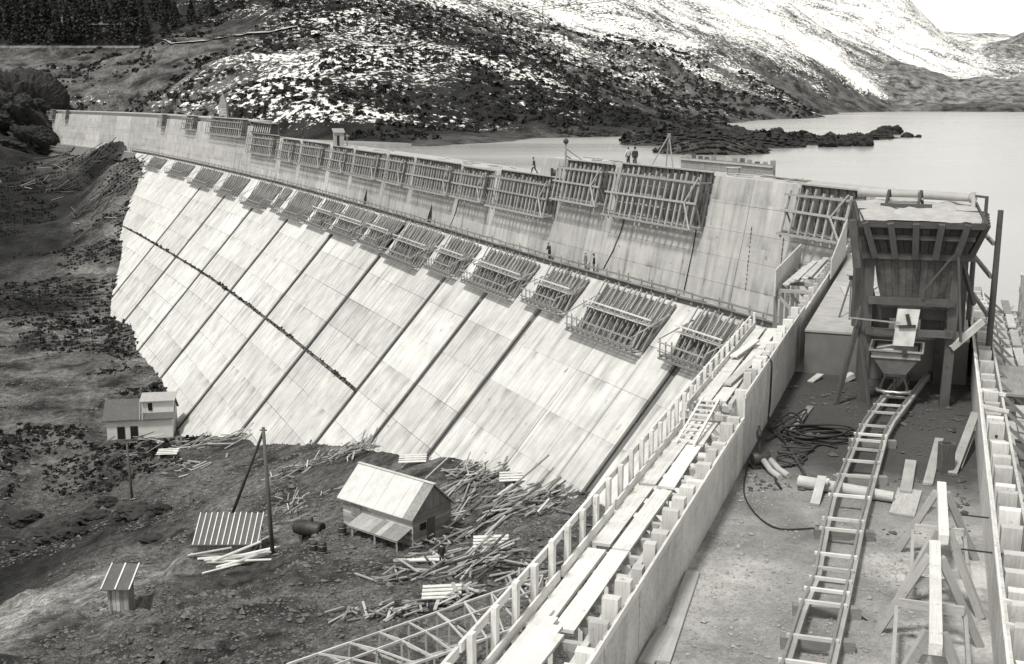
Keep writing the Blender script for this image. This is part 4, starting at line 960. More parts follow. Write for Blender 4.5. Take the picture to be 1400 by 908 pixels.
# surveyor's tripod on the bench, stones scattered on the floor
tp = thing('surveyor_tripod', 'thin wooden surveying tripod standing on the concrete bench left of the hopper', 'tripod', W(1158, 430, 3.2)); top = W(1164, 381, 4.6); top = Vector(top)
for px, py in ((1147, 434), (1161, 437), (1172, 425)): beam('leg', tp, W(px, py, 3.2), top, .06, .06, 'dark_timber')
beam('head', tp, top - Vector((0, 0, .05)), top + Vector((0, 0, .12)), .16, .16, 'iron')
for k in range(10):
    a = WG(26 + random.uniform(0, 14), random.uniform(.8, 2.6), 3.23); b = a + Vector((random.uniform(-.3, 1.6), random.uniform(.5, 2.2), .02)); board('board lying on the concrete bench behind the hopper', a, b, random.uniform(.12, .25), .05, random.choice(['pale_timber', 'grey_timber']), 'bench_board')
bb = sorted((o for o in bpy.data.objects if o.name.startswith('bench_board')), key=lambda o: o.location.y)
for k, o in enumerate(bb): o['group'] = 'boards lying on the concrete bench'; o['label'] = 'board lying on the concrete bench, %s counting back from its front edge' % ORD[k]
for k in range(9):
    a = WG(25.8 + random.uniform(0, 8), random.uniform(4.6, 5.4), 3.25 + .05 * (k % 3)); b = a + Vector((random.uniform(-.4, .4), random.uniform(.5, 1.6), .05)); o = board('board heaped on the bench between hopper and right wall', a, b, .25, .08, random.choice(['pale_timber', 'old_timber']), 'heaped_board'); o['group'] = 'boards heaped between hopper and right wall'
bb = sorted((o for o in bpy.data.objects if o.name.startswith('heaped_board')), key=lambda o: o.location.y)
for k, o in enumerate(bb): o['label'] = 'board heaped between hopper and right wall, %s counting back from the front' % ORD[k]
def stones(name, pos, size, mat, kind='stuff'):
    """many small angular stones in one mesh"""
    ico = np.array([(0, 0, 1), (.9, 0, .3), (.28, .86, .35), (-.72, .53, .25), (-.72, -.53, .4), (.28, -.86, .3), (.1, .2, -.6)])
    fc = np.array([(0, 1, 2), (0, 2, 3), (0, 3, 4), (0, 4, 5), (0, 5, 1), (6, 2, 1), (6, 3, 2), (6, 4, 3), (6, 5, 4), (6, 1, 5)])
    n = len(pos); a = rng.uniform(0, 6.28, n); J = ico[None] * rng.uniform(.55, 1.25, (n, 7, 1)) * rng.uniform(.6, 1.3, (n, 1, 3))
    ca, sa = np.cos(a)[:, None], np.sin(a)[:, None]
    V = np.stack([J[..., 0] * ca - J[..., 1] * sa, J[..., 0] * sa + J[..., 1] * ca, J[..., 2] * .8], -1) * size[:, None, None] + pos[:, None, :]
    Fc = (fc[None] + 7 * np.arange(n)[:, None, None]).reshape(-1, 3)
    return tag(mobj(name, mesh_np(name, V.reshape(-1, 3), Fc, mat)), None, kind=kind)
n = 30000; t_ = rng.uniform(-9, 16, n); o_ = rng.uniform(.15, 5.5, n)
keep = rng.random(n) < (.25 + .75 * (fbm(t_, o_, 2.4, 3, 40) + .5)) * (1 - sstep(6, 14, t_ + 4 * fbm(t_, o_, 3, 3, 8))); t_, o_ = t_[keep], o_[keep]; n = len(t_)
P_ = np.array([2.3, 20.4])[None] + WDV[None] * t_[:, None] + WRV[None] * o_[:, None]
tag(stones('floor_pebbles', np.column_stack([P_, np.full(n, 1.5)]), rng.gamma(1.5, .009, n) + .008, 'pebble'), 'small stones strewn over the gravel floor', None)
# ---------------------------------------------------------------- people
def person(label, base, yaw, pose, top, legs, head='hair', hat=None):
    """skeleton grown with the skin modifier into one continuous body, then coloured by region"""
    P = {'stand': dict(kl=(-.10, .02, .48), al=(-.11, -.02, .06), kr=(.10, .02, .48), ar=(.11, -.02, .06), el=(-.26, -.02, 1.12), hl=(-.24, .10, .90), er=(.26, -.02, 1.12), hr=(.24, .10, .90), ch=(0, 0, 1.36), hd=(0, .03, 1.66)),
         'walk': dict(kl=(-.09, .24, .50), al=(-.09, .30, .07), kr=(.09, -.06, .47), ar=(.09, -.38, .10), el=(-.25, -.14, 1.10), hl=(-.22, -.02, .90), er=(.25, .14, 1.12), hr=(.22, .32, .96), ch=(0, .06, 1.36), hd=(0, .12, 1.64)),
         'lean': dict(kl=(-.10, .02, .48), al=(-.12, -.02, .06), kr=(.10, .02, .48), ar=(.12, -.02, .06), el=(-.28, .12, 1.10), hl=(-.2, .36, 1.06), er=(.28, .12, 1.10), hr=(.2, .36, 1.06), ch=(0, .08, 1.35), hd=(0, .16, 1.63))}[pose]
    V = [(0, 0, .92), (0, P['ch'][1] * .5, 1.12), P['ch'], (0, (P['ch'][1] + P['hd'][1]) / 2, 1.49), (P['hd'][0], P['hd'][1], 1.58), P['hd'], (P['hd'][0], P['hd'][1], P['hd'][2] + .09)]
    Rd = [.18, .18, .20, .06, .08, .105, .08]; E = [(0, 1), (1, 2), (2, 3), (3, 4), (4, 5), (5, 6)]
    def chain(st, pts, rs):
        prev = st
        for p, r in zip(pts, rs): V.append(p); Rd.append(r); E.append((prev, len(V) - 1)); prev = len(V) - 1
    for s_, k, a in ((-1, 'kl', 'al'), (1, 'kr', 'ar')):
        an = P[a]; chain(0, [(.10 * s_, 0, .86), P[k], an, (an[0], an[1] + .05, an[2] - .02), (an[0], an[1] + .19, an[2] - .03)], [.12, .09, .065, .06, .045])
    for s_, e, h in ((-1, 'el', 'hl'), (1, 'er', 'hr')):
        hh = Vector(P[h]); ee = Vector(P[e]); d = (hh - ee).normalized()
        chain(2, [(.20 * s_, P['ch'][1], 1.40), P[e], P[h], tuple(hh + d * .07), tuple(hh + d * .16)], [.085, .068, .045, .042, .016])
        tip = len(V) - 3; V.append(tuple(hh + d * .08 + Vector((-.05 * s_, .03, 0)))); Rd.append(.014); E.append((tip, len(V) - 1))
    me = bpy.data.meshes.new('body'); me.from_pydata([tuple(v) for v in V], E, []); me.update()
    o = bpy.data.objects.new('tmp_body', me); COL.objects.link(o)
    o.modifiers.new('Skin', 'SKIN')
    for i, r in enumerate(Rd): me.skin_vertices[0].data[i].radius = (r, r * (.72 if i in (0, 1, 2) else 1))
    me.skin_vertices[0].data[0].use_root = True
    sb = o.modifiers.new('Sub', 'SUBSURF'); sb.levels = 1; sb.render_levels = 1
    dg = bpy.context.evaluated_depsgraph_get(); nm = bpy.data.meshes.new_from_object(o.evaluated_get(dg)); bpy.data.objects.remove(o)
    nm.materials.clear()
    for m_ in (legs, top, 'skin', 'hair'): nm.materials.append(MATS[m_])
    hl, hr = Vector(P['hl']), Vector(P['hr'])
    for p in nm.polygons:
        c = p.center; k = 0 if c.z < .93 else 1
        if c.z > 1.47 and abs(c.x) < .16: k = 2
        if c.z > 1.70 or (c.z > 1.60 and c.y < P['hd'][1] - .03): k = 3
        if (c - hl).dot((hl - Vector(P['el']))) > .0 and abs(c.x) > .12 and c.z > .7 and c.x < 0: k = 2
        if (c - hr).dot((hr - Vector(P['er']))) > .0 and abs(c.x) > .12 and c.z > .7 and c.x > 0: k = 2
        if c.z < .09: k = 3
        p.material_index = k
        p.use_smooth = True
    M = Matrix.Translation(Vector(base)) @ Matrix.Rotation(yaw, 4, 'Z')
    b = bpy.data.objects.new('person', nm); setup(b, None, M); tag(b, label, 'person', 'workers on the dam')
    if hat:
        hv, hf = [], []; hc = Vector(P['hd']) + Vector((0, 0, .08))
        for r, z in ((.15, .0), (.105, .02), (.10, .10), (.05, .13)):
            for q in range(10): hv.append(hc + Vector((r * math.cos(q * .6283), r * math.sin(q * .6283), z)))
        for i in range(3):
            for q in range(10): hf.append((i * 10 + q, i * 10 + (q + 1) % 10, i * 10 + 10 + (q + 1) % 10, i * 10 + 10 + q))
        hf += [tuple(range(10))[::-1], tuple(range(30, 40))]
        hm = bpy.data.meshes.new('hat'); hm.from_pydata([tuple(v) for v in hv], [], hf); hm.materials.append(MATS[hat]); ho = bpy.data.objects.new('hat', hm); COL.objects.link(ho); ho.parent = b
    return b
def near_s(px, py, n, z):
    ss_ = np.arange(30, 440, .25); best = min(ss_, key=lambda q: abs((lambda v: 700 + F * v[0] / (v[1] * _c - (v[2] - CZ) * _s))(S3(q, n, z)) - px)); return best
def on_crest(px, n, z): return S3(near_s(px, 0, n, z), n, z)
person('man in dark clothes walking along the low crest', on_crest(730, -3.2, 3.2), 1.2, 'walk', 'cloth_dark', 'cloth_dark', hat='cloth_dark')
person('man in a pale shirt standing on the crest beside a man in black', on_crest(859, -2.6, 5.33), .4, 'stand', 'cloth_pale', 'cloth_dark')
person('man in black standing on the crest right of the man in a pale shirt', on_crest(868.5, -2.6, 5.33), .0, 'stand', 'cloth_dark', 'cloth_dark', hat='cloth_dark')
person('man in dark coat standing alone on the berm walkway', S3(near_s(751, 0, .45, ZB), .45, ZB + .39), 2.2, 'lean', 'cloth_dark', 'cloth_dark', hat='cloth_mid')
person('man in grey jacket on the berm walkway, left of a pair', S3(near_s(800.5, 0, .45, ZB), .45, ZB + .39), 1.9, 'stand', 'cloth_mid', 'cloth_mid', hat='cloth_pale')
person('man in black on the berm walkway, right of a pair', S3(near_s(812, 0, .45, ZB), .45, ZB + .39), 1.4, 'stand', 'cloth_dark', 'cloth_dark', hat='cloth_dark')
person('man in dark clothes bending behind the narrow raised form', on_crest(763, -3.0, 3.25), 2.0, 'lean', 'cloth_dark', 'cloth_dark')
pA = hit(604, 772); person('man in dark clothes standing on the ground by the plank hut', pA, .3, 'stand', 'cloth_dark', 'cloth_dark', hat='cloth_mid')

# ---------------------------------------------------------------- gear on the crest
bp = thing('signal_post', 'slim post with a ball top standing on the crest between two forms', 'post', on_crest(773, -1.6, 3.2)); b0 = on_crest(773, -1.6, 3.2)
beam('pole', bp, b0, b0 + Vector((0, 0, 3.9)), .2, .2, 'old_timber'); tube('ball', [b0 + Vector((0, 0, 3.75 + .1 * k)) for k in range(7)], [.08, .2, .27, .3, .27, .2, .08], 'iron', bp, 10)
beam('arm', bp, b0 + Vector((0, 0, 2.6)), b0 + Vector((1.5, -.6, 1.6)), .1, .1, 'dark_timber'); beam('stay', bp, b0 + Vector((0, 0, 3.3)), b0 + Vector((1.7, -.2, 2.1)), .07, .07, 'dark_timber')
wn = thing('winch', 'dark small winch at the foot of the ball topped post', 'winch', on_crest(760, -2, 3.2)); c = on_crest(765, -2.2, 3.2)
beam('drum', wn, c + Vector((-.7, 0, .55)), c + Vector((.5, 0, .55)), .75, .75, 'iron', log=True); beam('frame', wn, c + Vector((-.9, -.3, .1)), c + Vector((.9, -.3, .1)), .14, .2, 'dark_timber'); beam('frame', wn, c + Vector((-.9, .4, .1)), c + Vector((.9, .4, .1)), .14, .2, 'dark_timber')
for dx in (-.8, .6): beam('bracket', wn, c + Vector((dx, 0, .1)), c + Vector((dx, 0, 1.1)), .3, .12, 'iron')
td = thing('pole_tripod', 'tripod of poles standing on the crest behind the widest form', 'tripod', on_crest(908, -3.4, 5.3)); c = on_crest(909, -3.4, 5.3); tp_ = c + Vector((.25, 0, 3.1))
for dx, dy in ((-1.5, -.2), (.15, .9), (.65, -.4)): beam('leg', td, c + Vector((dx, dy, 0)), tp_, .13, .13, 'grey_timber', log=True)
beam('head_block', td, tp_ - Vector((0, 0, .25)), tp_ + Vector((0, 0, .15)), .28, .28, 'old_timber')
sA, sB = near_s(1056, 0, -5.9, 5.3), near_s(931, 0, -5.9, 5.3)
uf = thing('upstream_formwork', 'dark timber form with stub posts along the lake side of the crest', 'formwork', S3((sA + sB) / 2, -5.9, 5.3))
for k in range(3): beam('sheathing_board', uf, S3(sA, -5.9, 5.45 + .33 * k), S3(sB, -5.9, 5.45 + .33 * k), .08, .31, 'old_timber')
for k in range(13):
    s = sA + (sB - sA) * (k + .3) / 13; beam('stub_post', uf, S3(s, -6.1, 5.2), S3(s, -6.1, 6.5 + random.uniform(-.1, .3)), .38, .3, random.choice(['old_timber', 'grey_timber', 'dark_timber']))
beam('waler', uf, S3(sA, -5.78, 6.1), S3(sB, -5.78, 6.1), .12, .16, 'grey_timber')
bn = thing('work_bench', 'low pale bench on the crest in front of the lake side form', 'bench', on_crest(1004, -4.6, 5.3)); c = on_crest(1004, -4.6, 5.3)
beam('top', bn, c + Vector((-.6, 0, .6)), c + Vector((.6, 0, .6)), .5, .07, 'pale_timber')
for dx in (-.5, .5):
    for dy in (-.18, .18): beam('leg', bn, c + Vector((dx, dy, 0)), c + Vector((dx, dy, .58)), .07, .07, 'old_timber')
# hut, shed and little tower on the far crest
def box_hut(name, label, cat, c, w, d, h, mat, roofmat, ry=0., over=.2, pitch=.35, door=True):
    t = thing(name, label, cat, c); c = Vector(c); R = Matrix.Rotation(ry, 3, 'Z')
    q = lambda x, y, z: c + R @ Vector((x, y, z))
    hexa('wall', [q(-w / 2, -d / 2, -.5), q(w / 2, -d / 2, -.5), q(w / 2, d / 2, -.5), q(-w / 2, d / 2, -.5), q(-w / 2, -d / 2, h), q(w / 2, -d / 2, h), q(w / 2, d / 2, h + pitch * d), q(-w / 2, d / 2, h + pitch * d)], mat, t)
    o = over
    hexa('roof', [q(-w / 2 - o, -d / 2 - o, h + .02 - pitch * o), q(w / 2 + o, -d / 2 - o, h + .02 - pitch * o), q(w / 2 + o, d / 2 + o, h + .02 + pitch * (d + o)), q(-w / 2 - o, d / 2 + o, h + .02 + pitch * (d + o)),
                  q(-w / 2 - o, -d / 2 - o, h + .12 - pitch * o), q(w / 2 + o, -d / 2 - o, h + .12 - pitch * o), q(w / 2 + o, d / 2 + o, h + .12 + pitch * (d + o)), q(-w / 2 - o, d / 2 + o, h + .12 + pitch * (d + o))], roofmat, t)
    if door: beam('door', t, q(-w * .12, -d / 2 - .03, 0), q(-w * .12, -d / 2 - .03, h * .8), w * .24, .06, 'window_dark', R @ Vector((0, 1, 0)))
    return t, q
cH = on_crest(463, -3.0, 3.2); t, q = box_hut('site_hut', 'small upright timber hut on the crest before the dark scrub hill', 'hut', cH, 1.7, 1.5, 2.3, 'grey_timber', 'old_timber', .3)
beam('side_post', t, q(1.5, 0, 0), q(1.5, 0, 2.0), .18, .18, 'grey_timber'); beam('side_beam', t, q(.8, 0, 1.7), q(1.9, 0, 1.7), .14, .14, 'grey_timber')
cT = on_crest(306, -4., 6.5); tw = thing('timber_tower', 'slender pointed timber tower on the far raised crest', 'tower', cT)
for dx in (-.9, .9):
    for dy in (-.9, .9): beam('leg', tw, cT + Vector((dx, dy, 0)), cT + Vector((dx * .75, dy * .75, 3.2)), .2, .2, 'grey_timber')
for k in range(4): beam('wall_board', tw, cT + Vector((-.95, -.92, .8 + .7 * k)), cT + Vector((.95, -.92, .8 + .7 * k)), .06, .55, 'grey_timber')
spi = poly('spire', [cT + Vector(v) for v in ((-1, -1, 3.1), (1, -1, 3.1), (1, 1, 3.1), (-1, 1, 3.1), (0, 0, 6.2))], [(0, 1, 4), (1, 2, 4), (2, 3, 4), (3, 0, 4), (3, 2, 1, 0)], 'old_timber', tw); beam('mast', spi, cT + Vector((0, 0, 5.9)), cT + Vector((0, 0, 7.4)), .08, .08, 'dark_timber')
cS = S3(222, -3.2, 3.2); ps = thing('open_shed', 'low open shed with slanting struts at the step of the far crest', 'shed', cS)
for k in range(9): beam('strut', ps, S3(213 + k * 1.7, -1.6, 4.1), S3(214 + k * 1.7, -2.4, 6.0), .18, .18, 'grey_timber')
beam('roof', ps, S3(212, -2.6, 6.1), S3(228, -2.6, 6.3), 2.0, .14, 'old_timber'); beam('sill', ps, S3(212, -1.6, 4.1), S3(228, -1.6, 4.1), .2, .2, 'dark_timber'); beam('back_wall', ps, S3(212, -3.5, 4.6), S3(228, -3.5, 4.6), .1, 2.8, 'dark_timber')

# ---------------------------------------------------------------- plank hut with lean-to below the dam
hA, hB, hC = W(470, 716, -24.6), W(565, 748, -24.6), W(617, 728, -24.6)
ux = Vector(hB - hA); hl_ = ux.length; ux.normalize(); uy = Vector((-ux.y, ux.x, 0)); hw_ = 4.6; hb = Vector(hB)
if uy.dot(Vector(hC - hB)) < 0: uy = -uy
def Q(x, y, z): return hb + ux * x + uy * y + Vector((0, 0, z))          # x from the near right corner, y back along the gable
EH, RH = 2.75, 4.85
hs_ = thing('plank_hut', 'weathered plank hut with pale sheet roof and lean-to below the dam', 'hut', Q(-hl_ / 2, hw_ / 2, 0))
poly('wall_core', [Q(-hl_ + .05, .05, -1), Q(-.05, .05, -1), Q(-.05, hw_ - .05, -1), Q(-hl_ + .05, hw_ - .05, -1), Q(-hl_ + .05, .05, EH), Q(-.05, .05, EH), Q(-.05, hw_ - .05, EH), Q(-hl_ + .05, hw_ - .05, EH), Q(-.05, hw_ / 2, RH - .1), Q(-hl_ + .05, hw_ / 2, RH - .1)],
     [(0, 1, 5, 4), (1, 2, 6, 8, 5), (2, 3, 7, 6), (3, 0, 4, 9, 7), (4, 5, 8, 9), (6, 7, 9, 8), (3, 2, 1, 0)], 'dark_timber', hs_)
for k in range(10):
    z = .02 + k * .275
    cuts = sorted([0, hl_] + [random.uniform(.2, .8) * hl_ for _ in range(2)])
    for a, b in zip(cuts[:-1], cuts[1:]): beam('wall_board', hs_, Q(-a - .01, 0, z + .14), Q(-b + .01, 0, z + .14), .05, .262, random.choice(['grey_timber', 'old_timber', 'pale_timber']))
    beam('wall_board', hs_, Q(.0, .0, z + .14), Q(.0, hw_, z + .14), .05, .262, random.choice(['grey_timber', 'old_timber']))
for k in range(16):
    y0 = (k + .5) / 16 * hw_; zt = EH + (RH - EH) * (1 - abs(y0 - hw_ / 2) / (hw_ / 2)) - .1
    beam('gable_board', hs_, Q(.03, y0, EH - .1), Q(.03, y0, zt), .27, .05, 'old_timber', ux)
beam('gable_beam', hs_, Q(.07, -.05, EH - .02), Q(.07, hw_ + .05, EH - .02), .1, .16, 'old_timber')
for k in range(8):
    x0, x1 = -hl_ - .35 + (hl_ + .7) * k / 8, -hl_ - .35 + (hl_ + .7) * (k + 1) / 8 - .02
    for sgn in (0, 1):
        e0 = Q(x0, -.4 if sgn == 0 else hw_ + .4, EH - .36); e1 = Q(x1, -.4 if sgn == 0 else hw_ + .4, EH - .36); r0, r1 = Q(x0, hw_ / 2, RH + .02), Q(x1, hw_ / 2, RH + .02); u = Vector((0, 0, .06 + .012 * (k % 2)))
        hexa('roof_sheet', [e0, e1, r1, r0, e0 + u, e1 + u, r1 + u, r0 + u], 'sheet_metal' if not (k == 7 and sgn == 0) else 'stone_wall', hs_)
beam('ridge_cap', hs_, Q(-hl_ - .38, hw_ / 2, RH + .1), Q(.38, hw_ / 2, RH + .1), .3, .05, 'sheet_metal')
wq = Q(-hl_ * .80, -.04, 1.75); w_ = beam('window', hs_, wq - ux * .42, wq + ux * .42, .06, 1.2, 'window_dark')
for dx in (-.42, -.14, .14, .42): beam('window_bar', w_, wq + ux * dx + uy * -.05 + Vector((0, 0, -.6)), wq + ux * dx + uy * -.05 + Vector((0, 0, .6)), .05, .04, 'old_timber', uy)
for dz in (-.6, 0, .6): beam('window_bar', w_, wq - ux * .44 + uy * -.05 + Vector((0, 0, dz)), wq + ux * .44 + uy * -.05 + Vector((0, 0, dz)), .04, .05, 'old_timber')
beam('door', hs_, Q(.06, 2.1, 0), Q(.06, 2.1, 2.0), .9, .05, 'dark_timber', ux)
beam('small_window', hs_, Q(.06, .8, 1.5), Q(.06, 1.5, 1.5), .05, .55, 'window_dark')
for k in range(9):
    x0, x1 = -.1 - k * .66, -.1 - (k + 1) * .66 + .015
    hexa('lean_to_board', [Q(x0, -.02, 1.55), Q(x1, -.02, 1.55), Q(x1, -1.75, .95), Q(x0, -1.75, .95), Q(x0, -.02, 1.6), Q(x1, -.02, 1.6), Q(x1, -1.75, 1.0), Q(x0, -1.75, 1.0)], random.choice(['old_timber', 'grey_timber']), hs_)
for x in (-.3, -2.9, -5.6): beam('lean_to_post', hs_, Q(x, -1.6, -.6), Q(x, -1.6, .95), .14, .14, 'grey_timber')
beam('lean_to_beam', hs_, Q(-.1, -1.68, .87), Q(-6.0, -1.68, .87), .1, .12, 'old_timber')

# far house by the toe of the dam
fh = Vector(W(147, 602, -39)); fx = Vector((.985, .17, 0)); fy = Vector((-.17, .985, 0))
def R_(x, y, z): return fh + fx * x + fy * y + Vector((0, 0, z))
fo = thing('workshop_house', 'pale plastered house with dark roof at the toe of the dam', 'house', R_(4.8, 3, 0)); L_ = 9.6
poly('wall', [R_(0, 0, -1), R_(L_, 0, -1), R_(L_, 6.4, -1), R_(0, 6.4, -1), R_(0, 0, 3.2), R_(L_, 0, 3.2), R_(L_, 6.4, 3.2), R_(0, 6.4, 3.2), R_(L_, 3.2, 5.2), R_(0, 3.2, 5.2)], [(0, 1, 5, 4), (1, 2, 6, 8, 5), (2, 3, 7, 6), (3, 0, 4, 9, 7), (4, 5, 8, 9), (6, 7, 9, 8), (3, 2, 1, 0)], 'plaster', fo)
for y0, z0, y1, z1 in ((-.5, 3.0, 3.2, 5.35), (6.9, 3.0, 3.2, 5.35)):
    rf = hexa('roof', [R_(-.5, y0, z0), R_(L_ + .3, y0, z0), R_(L_ + .3, y1, z1), R_(-.5, y1, z1), R_(-.5, y0, z0 + .14), R_(L_ + .3, y0, z0 + .14), R_(L_ + .3, y1, z1 + .14), R_(-.5, y1, z1 + .14)], 'dark_roof', fo)
dm = hexa('dormer', [R_(5.2, .6, 3.4), R_(L_ + .2, .6, 3.4), R_(L_ + .2, 3.4, 3.4), R_(5.2, 3.4, 3.4), R_(5.2, .6, 5.6), R_(L_ + .2, .6, 5.6), R_(L_ + .2, 3.4, 6.0), R_(5.2, 3.4, 6.0)], 'plaster', fo)
hexa('dormer_roof', [R_(4.9, .2, 5.62), R_(L_ + .5, .2, 5.62), R_(L_ + .5, 3.8, 6.1), R_(4.9, 3.8, 6.1), R_(4.9, .2, 5.74), R_(L_ + .5, .2, 5.74), R_(L_ + .5, 3.8, 6.22), R_(4.9, 3.8, 6.22)], 'grey_timber', dm)
beam('dormer_window', dm, R_(6.1, .55, 4.8), R_(6.7, .55, 4.8), .1, 1.1, 'window_dark')
for x in (1.5, 3.4): beam('doorway', fo, R_(x, -.04, 1.05), R_(x + 1.1, -.04, 1.05), .08, 1.9, 'window_dark')
for x in (4.9, 5.3): beam('downpipe', fo, R_(x, -.55, 3.0), R_(x, .4, 5.6), .07, .07, 'pale_timber')
# striped shack
sh = Vector(W(264, 758, -27.5)); L_ = 5.7
def K_(x, y, z): return sh + Vector((x, y + x * .02, z))
so_ = thing('striped_shack', 'low shack with dark roof crossed by pale battens beside the tall pole', 'shack', K_(2.8, 1.2, 0))
hexa('wall', [K_(.35, .4, -1), K_(L_ - .4, .4, -1), K_(L_ - .4, 2.6, -1), K_(.35, 2.6, -1), K_(.35, .4, 1.0), K_(L_ - .4, .4, 1.0), K_(L_ - .4, 2.6, 2.3), K_(.35, 2.6, 2.3)], 'dark_timber', so_)
for k in range(12): beam('wall_board', so_, K_(.5 + k * .4, .36, -.6), K_(.5 + k * .4, .36, .95), .36, .05, 'old_timber', (0, 1, 0))
rk = hexa('roof', [K_(0, -.1, .82), K_(L_, -.1, .82), K_(L_, 3.0, 2.62), K_(0, 3.0, 2.62), K_(0, -.1, .9), K_(L_, -.1, .9), K_(L_, 3.0, 2.7), K_(0, 3.0, 2.7)], 'dark_roof', so_)
for k in range(12): x = .04 + (L_ - .08) * k / 11; beam('batten', rk, K_(x, -.12, .93), K_(x, 3.02, 2.75), .09, .07, 'new_timber')
for x in (L_ + .15, L_ + 1.2): beam('side_post', so_, K_(x, .3, -.8), K_(x, .3, 1.6), .13, .13, 'grey_timber')
beam('side_brace', so_, K_(L_ - .9, .2, -.3), K_(L_ + .2, .2, 1.0), .1, .1, 'old_timber'); beam('side_rail', so_, K_(L_ - .1, .3, 1.0), K_(L_ + 1.3, .3, 1.7), .1, .1, 'pale_timber')
# privy
pv = Vector(W(150, 852, -26.3))
def V_(x, y, z): return pv + Vector((x, y, z))
po = thing('privy', 'narrow timber privy with striped lean roof on the stony slope', 'privy', V_(.7, .6, 0))
hexa('wall', [V_(0, .1, .6), V_(1.45, .1, .6), V_(1.45, 1.4, .6), V_(0, 1.4, .6), V_(0, .1, 2.95), V_(1.45, .1, 2.95), V_(1.45, 1.4, 3.7), V_(0, 1.4, 3.7)], 'old_timber', po)
for x in (.05, 1.4):
    for y in (.1, 1.35): beam('corner_post', po, V_(x, y, -.8), V_(x, y, 3.0), .16, .16, 'grey_timber')
for k, m in enumerate(('old_timber', 'pale_timber', 'pale_timber', 'old_timber', 'grey_timber')): beam('front_board', po, V_(.15 + .28 * k, .05, .5 + .1 * (k % 2)), V_(.15 + .28 * k, .05, 2.9), .26, .05, m, (0, 1, 0))
rv = hexa('roof', [V_(-.35, -.45, 2.75), V_(1.8, -.45, 2.75), V_(1.95, 1.7, 3.9), V_(-.15, 1.7, 3.9), V_(-.35, -.45, 2.83), V_(1.8, -.45, 2.83), V_(1.95, 1.7, 3.98), V_(-.15, 1.7, 3.98)], 'dark_roof', po)
for f in (.02, .5, .98): beam('batten', rv, V_(-.35 + 2.15 * f, -.47, 2.87), V_(-.15 + 2.1 * f, 1.72, 4.02), .10, .07, 'new_timber')

# poles and their wires
def pole(label, base, top, r, name='utility_pole'):
    t = thing(name, label, 'pole', base); tube('shaft', [base, tuple(np.array(base) * .5 + np.array(top) * .5), top], [r, r * .9, r * .75], 'dark_timber', t, 8); return t
b1 = hit(181, 684); p1 = Vector((b1.x - .2, b1.y, b1.z + 7.3)); pole('slim dark pole standing alone in front of the far house', (b1.x, b1.y, b1.z - .5), tuple(p1), .17)
b2 = hit(373, 757); p2 = Vector((b2.x - .35, b2.y, b2.z + 11.2)); t2 = pole('tall dark pole with slanting prop behind the striped shack', (b2.x, b2.y, b2.z - .5), tuple(p2), .19)
b3 = hit(312, 712); tube('prop', [tuple(b3 - Vector((0, 0, .4))), tuple(p2 - Vector((0, 0, .35)))], [.17, .13], 'dark_timber', t2, 8)
beam('crossarm', t2, p2 + Vector((-.3, 0, -.25)), p2 + Vector((.3, 0, -.25)), .1, .1, 'dark_timber')
def wire(label, a, b, sag, r=.03):
    a, b = Vector(a), Vector(b); pts = [a.lerp(b, k / 14) - Vector((0, 0, sag * 4 * (k / 14) * (1 - k / 14))) for k in range(15)]; return tag(tube('wire', pts, r, 'iron', None, 4), label, 'wire')
wire('wire leaving the lone slim pole towards the left edge', p1, WD(-60, 800, 75), 1.2); wire('lower wire slanting across the dark gully at the left edge', WD(-40, 815, 76), WD(420, 600, 150), 1.5)
# tall pylon pole on the snow slope with two spans of line
pb = hit(742, 32, 300); pt = pb + Vector((0, 0, 9.5)); t = pole('distant line pole on the speckled snow slope', tuple(pb - Vector((0, 0, 1))), tuple(pt), .22); beam('crossarm', t, pt + Vector((-1.4, 0, -.6)), pt + Vector((1.4, 0, -.6)), .22, .22, 'dark_timber'); beam('crossarm', t, pt + Vector((-1.1, 0, -2.2)), pt + Vector((1.1, 0, -2.2)), .2, .2, 'dark_timber')
wire('upper line wire from the distant pole up to the right', pt + Vector((1.2, 0, -.5)), WD(890, -8, 560), 1.0, .17); wire('line wire from the distant pole towards the dark hill', pt + Vector((-1.2, 0, -.5)), WD(560, 42, 480), 2., .17)
wire('lower line wire from the distant pole up to the right', pt + Vector((1.0, 0, -2.1)), WD(800, -6, 600), 1.5, .17)

# tank and barrels
tkp = hit(424, 735); tn_ = thing('boiler_tank', 'dark round tank lying beside the plank hut', 'tank', tkp)
tube('shell', [tkp + Vector((-1.3, .5, .85)) + Vector((.31, -.12, 0)) * k for k in range(9)], [.62, .68, .7, .7, .7, .7, .7, .68, .62], 'iron', tn_, 16)
for dx in (-.6, .5): beam('saddle', tn_, tkp + Vector((dx - .2, -.4, .1)), tkp + Vector((dx + .2, .9, .1)), .3, .4, 'dark_timber')
beam('funnel', tn_, tkp + Vector((.2, 0, 1.45)), tkp + Vector((.2, 0, 1.9)), .3, .3, 'iron', log=True)
for px, py, lab in ((429, 756, 'dark barrel standing in front of the round tank'), (441, 757, 'dark barrel standing right of another barrel by the tank'), (468, 732, 'dark squat barrel beside the left wall of the plank hut')):
    b = hit(px, py); t = thing('barrel', lab, 'barrel', b); tube('body', [b + Vector((0, 0, z)) for z in (-.1, .05, .45, .9, 1.0)], [.30, .34, .38, .34, .30], 'iron', t, 10)
    for z in (.2, .72): tube('hoop', [b + Vector((.385 * math.cos(a), .385 * math.sin(a), z)) for a in np.linspace(0, 6.28, 13)], .02, 'steel', t, 4)

